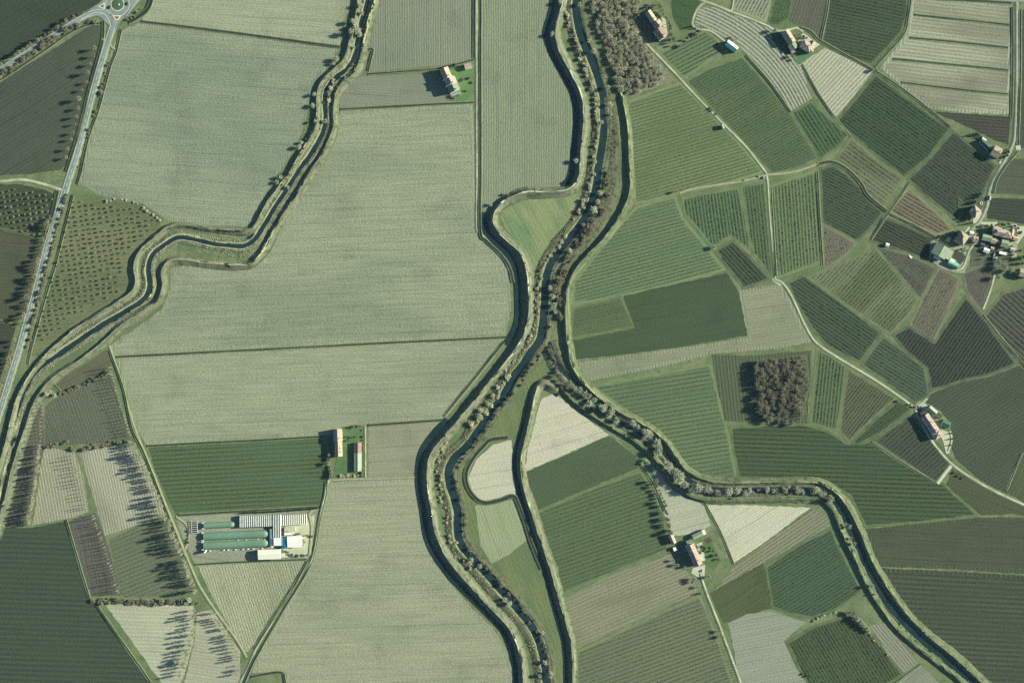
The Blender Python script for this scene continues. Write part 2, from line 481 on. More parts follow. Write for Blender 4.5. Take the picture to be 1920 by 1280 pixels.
# (label, outline in photo pixels, colour between rows, colour of rows, row angle in the photo, row spacing px, row strength, vines kept, options)
FIELDS = [
 ("dark fallow field beyond the tree-lined road", [(-60,-60),(215,-60),(185,5),(150,26),(100,58),(40,92),(-60,150)], (70,78,62),(62,68,56),-32,9,.35,0,dict(c3=(72,80,58))),
 ("dark brown field between the two roads at the roundabout", [(-60,185),(0,156),(45,127),(110,88),(165,52),(186,48),(188,85),(172,150),(150,228),(128,300),(112,318),(60,325),(-60,330)], (94,98,82),(78,82,70),-33,7,.5,0,dict(c3=(104,112,74),patch=.6)),
 ("orchard ground west of the main road", [(-60,347),(40,347),(80,356),(108,368),(96,430),(84,452),(-60,428)], (84,92,62),(70,78,56),-10,12,.4,0,dict(c3=(64,72,54),patch=.6)),
 ("brown field west of the main road", [(-60,438),(0,437),(82,455),(66,530),(48,585),(30,604),(-60,598)], (104,102,78),(88,88,68),5,7,.45,0,dict(c3=(80,84,58))),
 ("small dark field at the west edge", [(-60,606),(0,606),(28,614),(10,680),(-5,720),(-60,730)], (76,78,60),(66,68,54),5,7,.4,0,{}),
 ("large pale ploughed field beside the roundabout", [(215,82),(232,58),(262,44),(450,66),(634,90),(612,126),(584,162),(574,222),(555,272),(524,320),(498,362),(476,412),(460,424),(400,421),(320,414),(290,395),(265,380),(225,374),(180,362),(152,345),(160,290),(182,210),(202,120)], (156,164,128),(132,144,116),4,5,.3,0,dict(c3=(132,146,118),patch=.7,streak=.5,speck=.75,bump=.7)),
 ("pale ploughed strip on the far side of the ditch", [(268,38),(300,-60),(660,-60),(655,10),(640,50),(636,84),(450,62)], (168,172,134),(146,154,122),4,5,.3,0,dict(c3=(146,156,120),patch=.6,streak=.5,speck=.7)),
 ("green orchard ground between road and stream", [(138,368),(180,368),(225,380),(268,384),(305,412),(280,445),(243,482),(238,515),(240,545),(215,560),(140,604),(75,662),(58,668),(66,620),(104,495)], (132,146,102),(106,122,86),-8,8,.4,0,dict(c3=(102,118,76),patch=.6,speck=.6)),
 ("pale field of upright furrows by the stream", [(712,-60),(886,-60),(887,110),(845,120),(760,128),(694,135),(700,92),(692,90),(697,40)], (148,152,122),(124,134,110),90,4.5,.5,0,dict(c3=(130,142,112),patch=.6)),
 ("small ploughed field beside the lone farmhouse", [(640,178),(655,158),(680,144),(800,140),(830,150),(838,172),(842,190),(740,198),(638,203)], (146,148,120),(124,130,106),4,4.5,.4,0,dict(c3=(128,140,110),patch=.5)),
 ("great central ploughed field", [(640,210),(760,202),(886,195),(889,300),(890,420),(905,446),(930,475),(948,500),(956,530),(957,580),(947,630),(700,641),(480,652),(216,667),(207,648),(262,612),(305,580),(320,540),(322,505),(350,498),(470,506),(492,480),(520,440),(575,345),(612,275),(632,235)], (160,166,128),(138,146,114),-2,5.5,.25,0,dict(c3=(136,148,116),patch=.65,streak=.6,speck=.75,bump=.7)),
 ("long pale ploughed field crossing the plain", [(219,671),(480,656),(700,645),(946,636),(925,672),(880,730),(836,780),(827,785),(690,794),(600,815),(275,833),(258,806),(237,735)], (162,166,128),(142,148,114),-2,5.5,.25,0,dict(c3=(138,148,116),patch=.6,streak=.6,speck=.7)),
 ("narrow field of upright furrows between track and canal", [(903,-60),(1048,-60),(1040,20),(1027,62),(1032,90),(1052,125),(1072,168),(1079,210),(1078,280),(1068,338),(1050,349),(990,350),(948,362),(925,380),(906,398),(903,330)], (150,158,122),(126,136,106),90,4.5,.5,0,dict(c3=(138,148,112),patch=.5,speck=.6)),
 ("striped green field beside the walled farmyard", [(280,840),(450,832),(600,822),(612,836),(616,895),(600,948),(450,955),(330,964),(312,925),(292,880)], (108,136,88),(58,84,58),-3.2,8,.85,0,dict(c3=(96,124,82),patch=.5,speck=.25)),
 ("small ploughed field between farmyard and canal", [(692,802),(760,796),(826,791),(800,830),(784,865),(779,893),(692,896)], (158,158,124),(140,144,112),-3,5,.35,0,dict(c3=(148,152,112),patch=.5)),
 ("wide pale field in the bend of the canal", [(618,905),(700,900),(783,897),(790,930),(797,975),(803,1020),(812,1052),(840,1090),(880,1135),(925,1180),(950,1220),(962,1260),(965,1340),(545,1340),(538,1262),(530,1255),(474,1260),(486,1228),(562,1098),(590,1030),(602,950)], (166,168,130),(146,150,116),-2,5.5,.25,0,dict(c3=(148,156,120),patch=.6,streak=.55,speck=.7)),
 ("dark striped field in the corner of the plain", [(-60,990),(0,990),(60,990),(122,978),(145,1045),(166,1120),(178,1130),(230,1200),(285,1285),(310,1340),(-60,1340)], (78,86,66),(56,62,52),2,9.5,.6,0,dict(c3=(70,88,60),patch=.5)),
 ("rough brown plot under the poplar row", [(86,762),(100,750),(150,725),(208,704),(225,765),(243,824),(180,830),(86,834)], (112,114,92),(96,98,82),70,6,.25,0,dict(c3=(120,124,92),patch=.6,speck=.7,bump=.9)),
 ("triangular meadow plot beside the stream", [(104,716),(150,690),(200,656),(210,694),(150,722),(117,736)], (116,118,84),(104,108,78),-25,7,.3,0,dict(c3=(104,108,80))),
 ("pale striped plot between tree rows", [(80,838),(140,848),(155,890),(166,958),(120,972),(62,983),(72,920)], (174,172,138),(136,134,106),80,5.5,.6,0,dict(c3=(142,140,112))),
 ("pale stubble plot beside the dirt track", [(150,850),(200,838),(250,834),(284,900),(310,962),(250,985),(198,1002),(175,930)], (182,180,146),(144,142,114),78,5,.55,0,dict(c3=(128,126,104),patch=.6)),
 ("green striped plot beside the dirt track", [(206,1012),(255,990),(312,972),(338,1030),(366,1108),(300,1116),(232,1118)], (126,132,98),(94,108,76),-22,7.5,.75,0,dict(c3=(112,122,88))),
 ("dark bare strip behind the poplars", [(128,978),(178,962),(200,1020),(227,1114),(172,1116),(150,1050)], (114,110,92),(96,94,80),78,6,.3,0,dict(c3=(98,96,80),patch=.6)),
 ("pale stubble plot below the hedge", [(200,1134),(280,1134),(362,1136),(362,1200),(345,1262),(310,1340),(312,1290),(240,1190)], (196,196,158),(164,166,132),2,7,.5,0,dict(c3=(158,156,124))),
 ("pale stubble wedge beside the dirt track", [(370,1150),(400,1142),(425,1185),(450,1222),(448,1290),(430,1340),(320,1340),(350,1270),(366,1200)], (188,188,152),(158,158,128),8,6,.5,0,dict(c3=(150,146,120))),
 ("lumpy pale field below the greenhouses", [(372,1062),(470,1056),(572,1050),(545,1095),(505,1155),(474,1208),(462,1222),(430,1172),(400,1120)], (176,178,138),(146,150,116),72,5,.4,0,dict(c3=(146,152,112),patch=.5,speck=.75,bump=1.0)),
 ("brown strip between stream and tree row", [(78,752),(82,832),(72,895),(52,985),(0,986),(-60,1000),(-20,985),(8,935),(30,880),(52,815)], (122,118,94),(106,102,82),85,7,.3,0,dict(c3=(88,86,68))),
 ("trampled farmyard ground around the greenhouses", [(330,970),(450,962),(596,954),(592,1000),(576,1046),(470,1052),(366,1056),(350,1020)], (152,156,126),(136,140,112),10,9,.2,0,dict(c3=(170,170,140),patch=.7,speck=.6)),
 # east of the river
 ("ground of the young poplar wood", [(1113,-60),(1215,-60),(1195,40),(1218,85),(1240,120),(1262,150),(1225,166),(1180,182),(1165,160),(1150,110),(1122,60)], (146,140,112),(126,122,98),-10,6,.3,0,dict(c3=(136,140,98),patch=.6,speck=.7)),
 ("bright green meadow above the barn", [(1256,-60),(1312,-60),(1312,5),(1300,35),(1298,52),(1275,56),(1262,30)], (76,112,68),(68,100,62),10,8,.2,0,dict(c3=(88,120,74))),
 ("small green vineyard below the teal barn", [(1234,98),(1280,78),(1322,58),(1344,74),(1360,96),(1318,122),(1282,146)], (112,140,96),(62,90,60),-27,7,.8,.35,dict(c3=(96,130,84))),
 ("green vineyard east of the white track", [(1286,152),(1330,128),(1392,106),(1440,160),(1484,214),(1534,298),(1490,318),(1446,326),(1400,275)], (108,132,90),(70,96,64),-29,5.6,.7,.35,dict(c3=(84,114,76),patch=.6)),
 ("green vineyard west of the white track", [(1174,192),(1220,176),(1276,156),(1330,210),(1398,282),(1430,322),(1360,345),(1290,358),(1192,382),(1182,280)], (124,146,100),(74,102,70),-16,6.2,.75,.35,dict(c3=(108,132,80),patch=.6)),
 ("pale vineyard of curving rows beside the teal barn", [(1310,16),(1342,14),(1440,52),(1468,80),(1500,125),(1522,184),(1482,208),(1440,150),(1400,102),(1382,78),(1330,55),(1304,45)], (178,180,148),(92,98,78),42,6.5,.95,0,dict(c3=(160,164,132),bend=(-16.5,.0024))),
 ("pale striped plot at the track fork", [(1376,-60),(1460,-60),(1436,40),(1400,26),(1374,16)], (150,152,120),(104,112,88),-62,6,.75,.3,{}),
 ("green grass plot among striped plots", [(1462,-60),(1498,-60),(1480,35),(1460,50),(1440,46)], (88,118,74),(72,98,64),-65,6,.5,.2,dict(c3=(100,122,78))),
 ("brown bare field above the pink villa", [(1502,-60),(1556,-60),(1546,30),(1536,72),(1500,48),(1480,38)], (116,114,92),(100,98,80),-70,6,.4,0,dict(c3=(104,106,84))),
 ("dark green vineyard above the crossing paths", [(1560,-60),(1706,-60),(1700,30),(1690,62),(1632,122),(1590,105),(1542,76),(1550,30)], (84,104,74),(54,72,54),12,6.2,.75,.35,dict(c3=(74,96,68))),
 ("pale drained field crossed by dark furrows", [(1714,-10),(1800,-2),(1896,8),(1895,100),(1893,214),(1800,210),(1745,203),(1700,168),(1652,128),(1700,66)], (180,182,146),(126,132,100),7,6.5,.55,0,dict(c3=(134,136,106),patch=.75,streak=.5)),
 ("dark ploughed strip below the drained field", [(1750,210),(1800,214),(1893,220),(1890,270),(1866,262),(1800,230)], (88,84,72),(60,58,54),5,6,.75,0,{}),
 ("cream striped plot below the pink villa", [(1546,92),(1590,112),(1634,134),(1600,180),(1566,220),(1530,170),(1498,122)], (196,196,160),(142,140,114),-47,6.3,.75,0,dict(c3=(168,164,130))),
 ("large dark green vineyard on the diagonal", [(1642,140),(1700,184),(1782,242),(1740,296),(1694,332),(1640,288),(1568,228)], (78,100,70),(52,74,54),35,6,.7,.35,dict(c3=(66,92,62),patch=.6)),
 ("small green vineyard of steep rows", [(1520,190),(1556,222),(1592,254),(1566,280),(1536,300),(1508,252),(1484,212)], (92,122,82),(56,84,58),57,7,.8,.35,dict(c3=(76,112,72))),
 ("mixed green vineyard beside the curving ditch", [(1596,260),(1650,305),(1694,334),(1672,366),(1656,390),(1628,368),(1600,330),(1562,302)], (114,128,92),(80,92,68),36,7,.7,.3,dict(c3=(140,144,108),patch=.5)),
 ("dark vineyard beside the village lane", [(1786,246),(1830,280),(1868,312),(1840,365),(1798,418),(1750,378),(1702,336),(1745,296)], (76,82,64),(60,66,54),36,6.2,.6,.3,dict(c3=(66,76,60))),
 ("brown striped vineyard near the village", [(1704,354),(1740,385),(1788,430),(1758,440),(1710,420),(1666,396)], (134,124,94),(84,80,66),30,6.5,.8,.3,dict(c3=(120,112,84))),
 ("dark green vineyard beside the big barn", [(1650,404),(1700,424),(1758,450),(1740,488),(1690,470),(1632,452)], (74,86,64),(54,66,52),28,6,.7,.35,dict(c3=(64,78,58))),
 ("dark green vineyard under the curving ditch", [(1538,316),(1564,310),(1590,328),(1612,352),(1630,376),(1656,398),(1630,430),(1606,452),(1570,432),(1542,415)], (84,104,76),(58,76,58),27,5.5,.75,.35,dict(c3=(72,92,66))),
 ("tall green vineyard of upright rows", [(1443,350),(1490,334),(1530,322),(1536,400),(1540,490),(1500,505),(1458,520),(1450,440)], (116,138,96),(64,90,62),86,6.2,.85,.3,dict(c3=(96,124,82))),
 ("green vineyard of upright rows by the white track", [(1280,372),(1330,362),(1384,352),(1398,410),(1406,468),(1370,442),(1336,464),(1310,430),(1284,402)], (104,134,92),(58,86,60),82,6.2,.85,.3,dict(c3=(90,122,82))),
 ("thin green vineyard strip beside the white track", [(1390,350),(1434,342),(1440,420),(1447,518),(1412,474),(1400,410)], (100,126,84),(66,92,64),84,6,.75,.3,dict(c3=(92,116,80))),
 ("dark lozenge vineyard below the lone tree", [(1342,470),(1374,452),(1410,486),(1442,522),(1420,532),(1394,540)], (82,100,74),(50,66,52),47,6.5,.8,.35,{}),
 ("wide green vineyard on the river side", [(1192,390),(1230,378),(1266,370),(1280,410),(1320,458),(1358,505),(1260,532),(1170,554),(1074,570),(1076,530),(1110,486),(1160,425)], (118,144,100),(66,96,68),-15,6.4,.8,.35,dict(c3=(104,134,92),patch=.5)),
 ("small green vineyard on the river side", [(1074,578),(1120,566),(1164,556),(1178,585),(1190,612),(1130,624),(1070,634)], (102,124,82),(80,102,70),-12,6,.6,.25,dict(c3=(116,132,88))),
 ("smooth dark green crop field", [(1170,556),(1260,535),(1362,513),(1385,550),(1400,628),(1300,645),(1180,662),(1082,672),(1072,640),(1130,628),(1192,616)], (80,104,72),(74,98,68),-10,9,.25,0,dict(c3=(82,106,72),patch=.5,speck=.2,streak=.15)),
 ("pale stubble field beside the white track", [(1386,546),(1430,538),(1464,532),(1492,585),(1520,640),(1460,652),(1340,662),(1220,690),(1092,716),(1086,680),(1180,666),(1300,650),(1402,634)], (158,160,124),(134,138,106),-8,6,.5,0,dict(c3=(136,142,104),patch=.5,streak=.4)),
 ("large green vineyard above the tree-lined stream", [(1112,724),(1200,708),(1332,684),(1352,770),(1368,830),(1380,896),(1330,896),(1292,882),(1262,850),(1232,815),(1190,780),(1150,752)], (112,138,96),(70,98,68),-9,8,.75,.35,dict(c3=(98,124,86),patch=.5)),
 ("striped plot around the poplar block", [(1336,666),(1400,668),(1520,658),(1518,720),(1512,792),(1440,790),(1360,788),(1348,730)], (110,124,92),(76,94,70),84,6.2,.75,0,dict(c3=(104,112,84))),
 ("wide dark-striped vineyard inside the stream bend", [(1370,802),(1440,796),(1512,796),(1560,812),(1590,832),(1632,828),(1700,870),(1770,908),(1832,966),(1730,978),(1622,986),(1596,930),(1560,908),(1530,900),(1440,898),(1386,897),(1376,850)], (90,114,72),(48,68,48),2,8.3,.85,.3,dict(c3=(70,92,62),patch=.6)),
 ("narrow green vineyard of upright rows", [(1532,656),(1560,668),(1586,686),(1580,740),(1570,806),(1545,800),(1520,794),(1526,720)], (106,132,90),(60,86,60),96,6.3,.85,.3,{}),
 ("brownish vineyard wedge beside the white lane", [(1590,692),(1640,722),(1680,746),(1630,790),(1592,828),(1574,808),(1582,745)], (110,120,90),(68,80,62),-52,5.6,.8,.3,{}),
 ("dark wedge vineyard near the lane farm", [(1684,750),(1708,766),(1700,774),(1650,812),(1602,836),(1600,826),(1640,788)], (80,102,68),(62,82,58),-38,6,.6,.3,{}),
 ("dark vineyard plot below the lane farm", [(1706,778),(1740,810),(1784,862),(1772,888),(1755,906),(1700,868),(1638,826)], (76,82,64),(58,66,54),-42,7,.65,.3,dict(c3=(88,94,66))),
 ("dark green vineyard along the white lane", [(1476,530),(1508,516),(1580,568),(1652,624),(1632,652),(1612,678),(1552,650),(1522,614),(1495,570)], (86,106,78),(50,70,54),35,6.2,.85,.35,dict(c3=(72,92,68))),
 ("blue-green vineyard above the lane farm", [(1656,630),(1700,662),(1734,690),(1742,742),(1716,756),(1670,722),(1616,684),(1636,655)], (88,112,86),(62,84,66),32,6.2,.75,.35,{}),
 ("green vineyard of slanting rows under the ditch", [(1516,520),(1560,500),(1612,478),(1640,462),(1680,510),(1722,562),(1700,594),(1668,626),(1590,574)], (112,132,90),(68,92,62),-48,6.2,.8,.3,dict(c3=(140,144,108),patch=.45)),
 ("brownish plot beside the upright vineyard", [(1541,420),(1570,436),(1606,456),(1586,478),(1552,502),(1545,500)], (122,118,94),(100,100,80),75,5.5,.45,.2,{}),
 ("grey-brown vineyard below the big barn", [(1642,462),(1700,476),(1756,502),(1740,534),(1726,562),(1684,512)], (104,104,84),(84,88,72),40,5.5,.5,.25,{}),
 ("brown striped plot below the green tunnel shed", [(1762,502),(1800,522),(1776,585),(1750,640),(1728,628),(1706,610),(1732,555)], (122,116,92),(100,96,78),-63,5.5,.5,.2,{}),
 ("brown plot below the village gardens", [(1806,512),(1836,500),(1868,496),(1856,540),(1840,582),(1822,560),(1812,545)], (108,102,86),(92,88,76),-66,5.5,.4,.1,{}),
 ("dark vineyard of slanting rows behind the village", [(1810,556),(1840,592),(1876,642),(1905,682),(1860,700),(1800,714),(1746,732),(1738,690),(1702,660),(1674,628),(1704,612),(1752,642)], (72,74,60),(44,48,44),-55,6.3,.85,.3,{}),
 ("dark vineyard at the east edge", [(1846,592),(1880,550),(1980,520),(1980,740),(1918,690),(1884,640)], (92,90,74),(60,60,52),42,8,.75,.3,{}),
 ("wide dark ploughed field at the east edge", [(1750,738),(1800,718),(1860,706),(1910,686),(1980,750),(1980,800),(1912,850),(1886,922),(1840,900),(1792,858),(1784,830),(1785,795),(1765,770),(1738,752)], (88,94,74),(70,76,62),-33,6.5,.6,0,dict(c3=(72,80,58))),
 ("small olive field at the east edge", [(1888,922),(1914,852),(1980,810),(1980,960),(1925,942)], (94,98,68),(84,88,62),-60,7,.3,0,{}),
 ("olive grass wedge below the white lane", [(1786,880),(1830,905),(1880,932),(1980,968),(1980,972),(1900,962),(1840,964),(1776,908)], (92,94,66),(80,84,58),20,7,.3,0,dict(c3=(110,108,70),patch=.6)),
 ("brown-green striped field east of the stream", [(1625,992),(1730,982),(1840,970),(1980,972),(1980,1078),(1800,1066),(1650,1060),(1638,1030)], (98,102,76),(80,84,62),3,7,.45,0,dict(c3=(84,86,62),patch=.5,streak=.5)),
 ("dark striped field filling the corner beyond the stream", [(1652,1066),(1800,1072),(1980,1084),(1980,1340),(1892,1340),(1840,1276),(1790,1228),(1735,1178),(1690,1128)], (88,94,72),(56,62,50),3,9,.75,0,dict(c3=(74,84,56),patch=.6,streak=.4)),
 ("olive plot beside the village road", [(1872,318),(1900,300),(1980,296),(1980,366),(1862,362)], (104,106,84),(90,94,74),5,7,.4,0,{}),
 ("dark striped plot above the orange villa", [(1856,372),(1980,376),(1980,428),(1930,420),(1852,408)], (74,80,62),(58,62,52),6,6,.6,0,{}),
 ("dark olive field beyond the straight road", [(1918,20),(1980,20),(1980,280),(1912,276),(1916,150)], (88,90,72),(78,80,66),88,8,.3,0,{}),
 # between river and stream
 ("mottled green meadow in the canal bend", [(936,402),(945,388),(975,376),(1040,372),(1090,362),(1092,395),(1068,425),(1035,462),(1010,495),(1002,535),(996,520),(984,480),(955,440)], (154,176,120),(144,166,114),60,6,.08,0,dict(c3=(118,150,98),patch=.9,speck=.6,pscale=.03)),
 ("green meadow below the river fork", [(1022,668),(1040,672),(1050,712),(1020,716),(1000,724),(988,770),(972,850),(974,930),(990,980),(1015,1050),(1042,1130),(1064,1220),(1064,1340),(1036,1340),(1030,1230),(1000,1160),(952,1110),(900,1052),(866,1010),(862,980),(866,930),(858,900),(862,872),(900,830),(930,790),(960,745)], (128,150,96),(114,138,90),70,9,.15,0,dict(c3=(108,136,86),patch=.7,pscale=.02,speck=.5)),
 ("pale bare plot ringed by the loop ditch", [(925,834),(958,826),(964,880),(966,926),(940,934),(904,938),(886,918),(880,895),(894,862)], (208,204,168),(190,186,150),-8,5,.4,0,dict(c3=(196,196,166))),
 ("dull green plot with a rounded edge", [(892,948),(930,942),(964,938),(976,970),(986,1012),(955,1038),(922,1054),(902,1022)], (162,170,124),(150,160,116),70,6,.15,0,dict(c3=(152,164,114),pscale=.02)),
 ("cream triangular plot at the canal fork", [(1016,748),(1040,738),(1080,772),(1140,815),(1060,850),(986,882),(992,830)], (216,210,174),(180,176,142),-17,4.5,.5,0,dict(c3=(202,200,172))),
 ("green striped field below the cream plot", [(986,886),(1060,855),(1142,818),(1190,855),(1196,876),(1100,915),(1002,956),(994,925)], (100,124,86),(70,94,66),-17,4.2,.65,0,dict(c3=(92,116,80))),
 ("green vineyard below the fence ditch", [(1003,962),(1100,920),(1200,884),(1222,915),(1246,970),(1252,1030),(1150,1072),(1050,1114),(1030,1040)], (106,132,88),(66,90,62),-19,7.3,.7,.2,dict(c3=(96,120,80))),
 ("pale brown striped field by the courtyard farm", [(1054,1122),(1150,1078),(1254,1040),(1290,1075),(1310,1108),(1200,1158),(1080,1214),(1068,1165)], (154,152,116),(126,126,94),-23,6.5,.65,0,dict(c3=(132,136,98),patch=.6)),
 ("grey-green vineyard beside the white drive", [(1082,1222),(1200,1166),(1312,1116),(1342,1190),(1372,1280),(1390,1340),(1080,1340)], (120,134,100),(84,100,76),-20,7.3,.75,.3,dict(c3=(108,122,90))),
 ("pale grass plot above the courtyard farm", [(1222,874),(1240,890),(1262,912),(1320,950),(1332,984),(1300,1000),(1262,1002),(1245,960)], (186,188,154),(166,168,138),-15,6,.35,0,dict(c3=(150,150,122),patch=.6,speck=.5)),
 ("cream triangular plot under the stream", [(1326,948),(1420,948),(1518,952),(1440,1010),(1376,1054),(1350,1000)], (216,212,174),(188,184,148),-32,5,.5,0,dict(c3=(202,200,170))),
 ("striped strip beside the cream triangle", [(1342,1104),(1376,1062),(1440,1016),(1524,956),(1546,964),(1556,984),(1470,1032),(1400,1072)], (146,146,112),(110,112,86),-34,6.2,.7,0,{}),
 ("olive green plot beside the white drive", [(1334,1112),(1385,1082),(1430,1056),(1440,1100),(1446,1138),(1400,1152),(1358,1166)], (100,120,76),(86,104,66),-33,8,.4,0,dict(c3=(104,118,68),patch=.6)),
 ("dark green vineyard inside the stream curve", [(1436,1062),(1500,1020),(1558,990),(1580,1040),(1616,1108),(1570,1140),(1524,1158),(1480,1150),(1448,1138)], (86,114,80),(56,82,60),-32,6.2,.75,.3,dict(c3=(74,100,70))),
 ("pale plot of curving rows", [(1366,1168),(1400,1152),(1442,1146),(1510,1166),(1490,1182),(1468,1200),(1490,1250),(1512,1282),(1520,1340),(1392,1340),(1378,1220)], (160,164,136),(136,142,116),-12,6,.5,0,dict(c3=(150,154,124))),
 ("gridded green plot inside the stream curve", [(1476,1204),(1530,1172),(1598,1152),(1630,1182),(1668,1230),(1692,1264),(1650,1290),(1600,1340),(1540,1340),(1510,1274)], (84,104,68),(58,74,54),58,6,.65,.25,dict(c3=(88,114,68),patch=.45)),
 ("pale striped strip beside the stream", [(1632,1172),(1656,1168),(1690,1205),(1726,1246),(1712,1252),(1694,1260),(1664,1222)], (150,152,122),(116,118,94),50,5.5,.6,0,{}),
 ("pale corner plot beside the stream", [(1692,1266),(1726,1248),(1762,1282),(1800,1340),(1650,1340)], (148,152,124),(120,126,102),-40,6,.5,0,{}),
]
for i, (lab, pts, c1, c2, ang, per, st, dens, opt) in enumerate(FIELDS):
    per *= S
    z = 0.03 + i * 0.0013
    cz = (c1[0] + c1[1] + c1[2]) / 3
    if dens:
        # the sward itself is lighter than it looks between the shadows of the vines
        c1 = tuple(min(235, v * 1.06) for v in c1)
    green = c1[1] > c1[0] + 9
    c1, c2 = tone(c1, .87 if green else .96), tone(c2, .93)
    if green: c1, c2 = (c1[0] * 1.04, c1[1] * .98, c1[2] * .94), (c2[0] * 1.03, c2[1], c2[2] * .95)
    if 'c3' in opt: opt['c3'] = tone(opt['c3'], .91)
    m = field_mat("field_soil", c1, c2, ang, per, st, **opt)
    if dens:
        hl = simple("headland_grass", tuple(.55 * v + .45 * w for v, w in zip(c1, (136, 150, 100))), tuple(.75 * v + .25 * w for v, w in zip(c1, (110, 120, 84))), .09, .5, fine=.9)
        sheet("headland", inset(pts, -2.5), z - .006, hl, "grassy turning strip round the " + lab)
        pts = inset(pts, 2.6)
    if not dens and opt.get('streak', 0) >= .4:
        mh = field_mat("headland_soil", c1, c2, ang + 90, per, st, **{k: v for k, v in opt.items() if k != 'bend'})
        sheet("headland", inset(pts, -1.2), z - .006, mh, "headland furrows round the " + lab, jit=.6, step=4.0)
        sheet("field", inset(pts, 5.5), z, m, lab, jit=.9, step=4.0)
        continue
    sheet("field", pts if dens else inset(pts, -1.2), z, m, lab, jit=.6, step=4.0)
    if dens:
        pw = [P(x, y) for x, y in pts]
        vines(pw, ang, per, dens, VINE if cz > 90 else VINE2, "leafless vines trained in rows on the " + lab, z)

# ------------------------------------------------------------------ water, banks, levees
BANK = bankmat("dry_bank_grass", (134, 132, 108), (106, 112, 88), (86, 96, 72))
BANKG = bankmat("green_bank_grass", (92, 106, 72), (124, 128, 98), (80, 94, 64))
SCRUB = bankmat("brown_scrub_ground", (96, 100, 76), (122, 122, 94), (74, 84, 60), .7)
BERM = bankmat("river_meadow_grass", (126, 138, 94), (164, 162, 122), (110, 120, 82))
CREST = simple("trodden_crest", (170, 170, 130), (150, 152, 112), .2, .35, bump=.2)
GRAVEL = simple("pale_gravel", (196, 200, 172), (152, 158, 130), .07, .5, fine=.9)
DIRT = simple("pale_dirt", (172, 172, 140), (152, 152, 118), .15, .35, fine=1.2)
ASPH = simple("worn_asphalt", (142, 152, 144), (124, 136, 130), .06, .3, rough=1.0, spec=0.0, fine=.9)
LANE = simple("village_lane_asphalt", (158, 164, 146), (136, 144, 128), .1, .3, rough=1.0, spec=0.0, fine=1.2)
PAINT = simple("road_paint", (222, 232, 220), None, .5, .15)
CONC = simple("pale_concrete", (200, 200, 172), (182, 184, 158), .15, .25)
DMUD = simple("wet_ditch_mud", (52, 60, 50), (40, 50, 46), .3, .5, rough=.6)
t = NT("river_water")
co = t.node("ShaderNodeTexCoord").outputs["Object"]
n = t.noise(co, .05, 3)
t.link(t.mix(t.ramp(n, .35, .65), alb((30, 50, 50)), alb((44, 60, 56))), t.b.inputs["Base Color"])
t.b.inputs["Roughness"].default_value = .12
t.b.inputs["Specular IOR Level"].default_value = .5
t.bump(t.noise(co, .8, 2), .15, .05)
WATER = t.m

STREAM = [(691,-60),(689,0),(677,42),(669,78),(665,105),(652,128),(630,147),(612,170),(609,200),(610,230),(602,255),(585,285),(562,317),(540,352),(518,385),(500,415),(480,445),(465,457),(450,461),(425,459),(400,457),(362,448),(332,446),(308,460),(286,478),(278,505),(281,535),(270,560),(240,580),(190,610),(150,637),(107,665),(72,692),(48,727),(36,757),(27,790),(17,830),(7,865),(0,897),(-12,960),(-30,1040)]
RIVER = [(1088,-60),(1082,0),(1081,20),(1085,50),(1092,80),(1107,110),(1120,145),(1130,175),(1132,212),(1132,250),(1127,287),(1122,320),(1115,365),(1100,402),(1077,435),(1050,467),(1030,500),(1023,532),(1022,570),(1018,607),(1012,637),(992,665),(975,690),(960,710),(942,747),(917,775),(880,832),(852,860),(841,882),(843,908),(852,935),(858,960),(858,985),(862,1015),(885,1045),(912,1075),(937,1105),(960,1130),(992,1167),(1010,1200),(1020,1235),(1025,1280),(1026,1345)]
CANAL = [(1030,640),(1036,662),(1048,688),(1075,714),(1110,746),(1147,780),(1185,802),(1222,824),(1248,852),(1266,874),(1286,896),(1312,910),(1345,917),(1440,918),(1490,916),(1535,919),(1562,936),(1578,957),(1588,985),(1608,1020),(1630,1070),(1660,1120),(1700,1167),(1747,1212),(1800,1254),(1834,1282),(1890,1335)]


def stream(path, w, label, bank_mats, bw=(9, 9), rise=1.1, wl=.45):
    p = smooth_path(path, 2.4)
    ribbon("riverbank", None, [(-w - bw[0], .34), (-w - bw[0] * .5, rise * .9), (-w - 1.2, rise), (-w + .6, .36), (w - .6, .36), (w + 1.2, rise), (w + bw[1] * .5, rise * .9), (w + bw[1], .34)],
           bank_mats, [0, 0, 1, 2, 1, 0, 0], "grown-over bank of the " + label, jit=1.0, zjit=.25, path=p, terrain=True)
    ribbon("water", None, [(-w + .2, wl), (w - .2, wl)], WATER, [0], "dark water of the " + label, path=p)


stream(STREAM, 2.9, "winding stream between its levees", [BANK, CREST, DMUD], (5, 5))
stream(RIVER, 5.0, "river down the middle of the plain", [SCRUB, BERM, DMUD], (9, 7), 1.2)
CUT = next(i for i, q in enumerate(CANAL) if q == (1562, 936))
stream(CANAL[:CUT + 1], 3.6, "tree-lined stream branching off the river", [SCRUB, BANK, DMUD], (7, 6), 1.2)
stream([(1548, 925)] + CANAL[CUT:], 6.2, "broad lower reach of the tree-lined stream", [BANKG, BANKG, DMUD], (2.5, 2.5), .9, .47)
ribbon("riverbank", [(1142,182),(1148,240),(1150,300),(1144,350),(1126,398),(1098,440),(1072,474),(1052,506),(1046,545)], [(-7, .3), (-4, .8), (3, 1.0), (8, .7), (11, .3)], [SCRUB], [0, 0, 0, 0], "grey scrubby shelf between the river and its east levee", jit=1.2, zjit=.2, terrain=True)


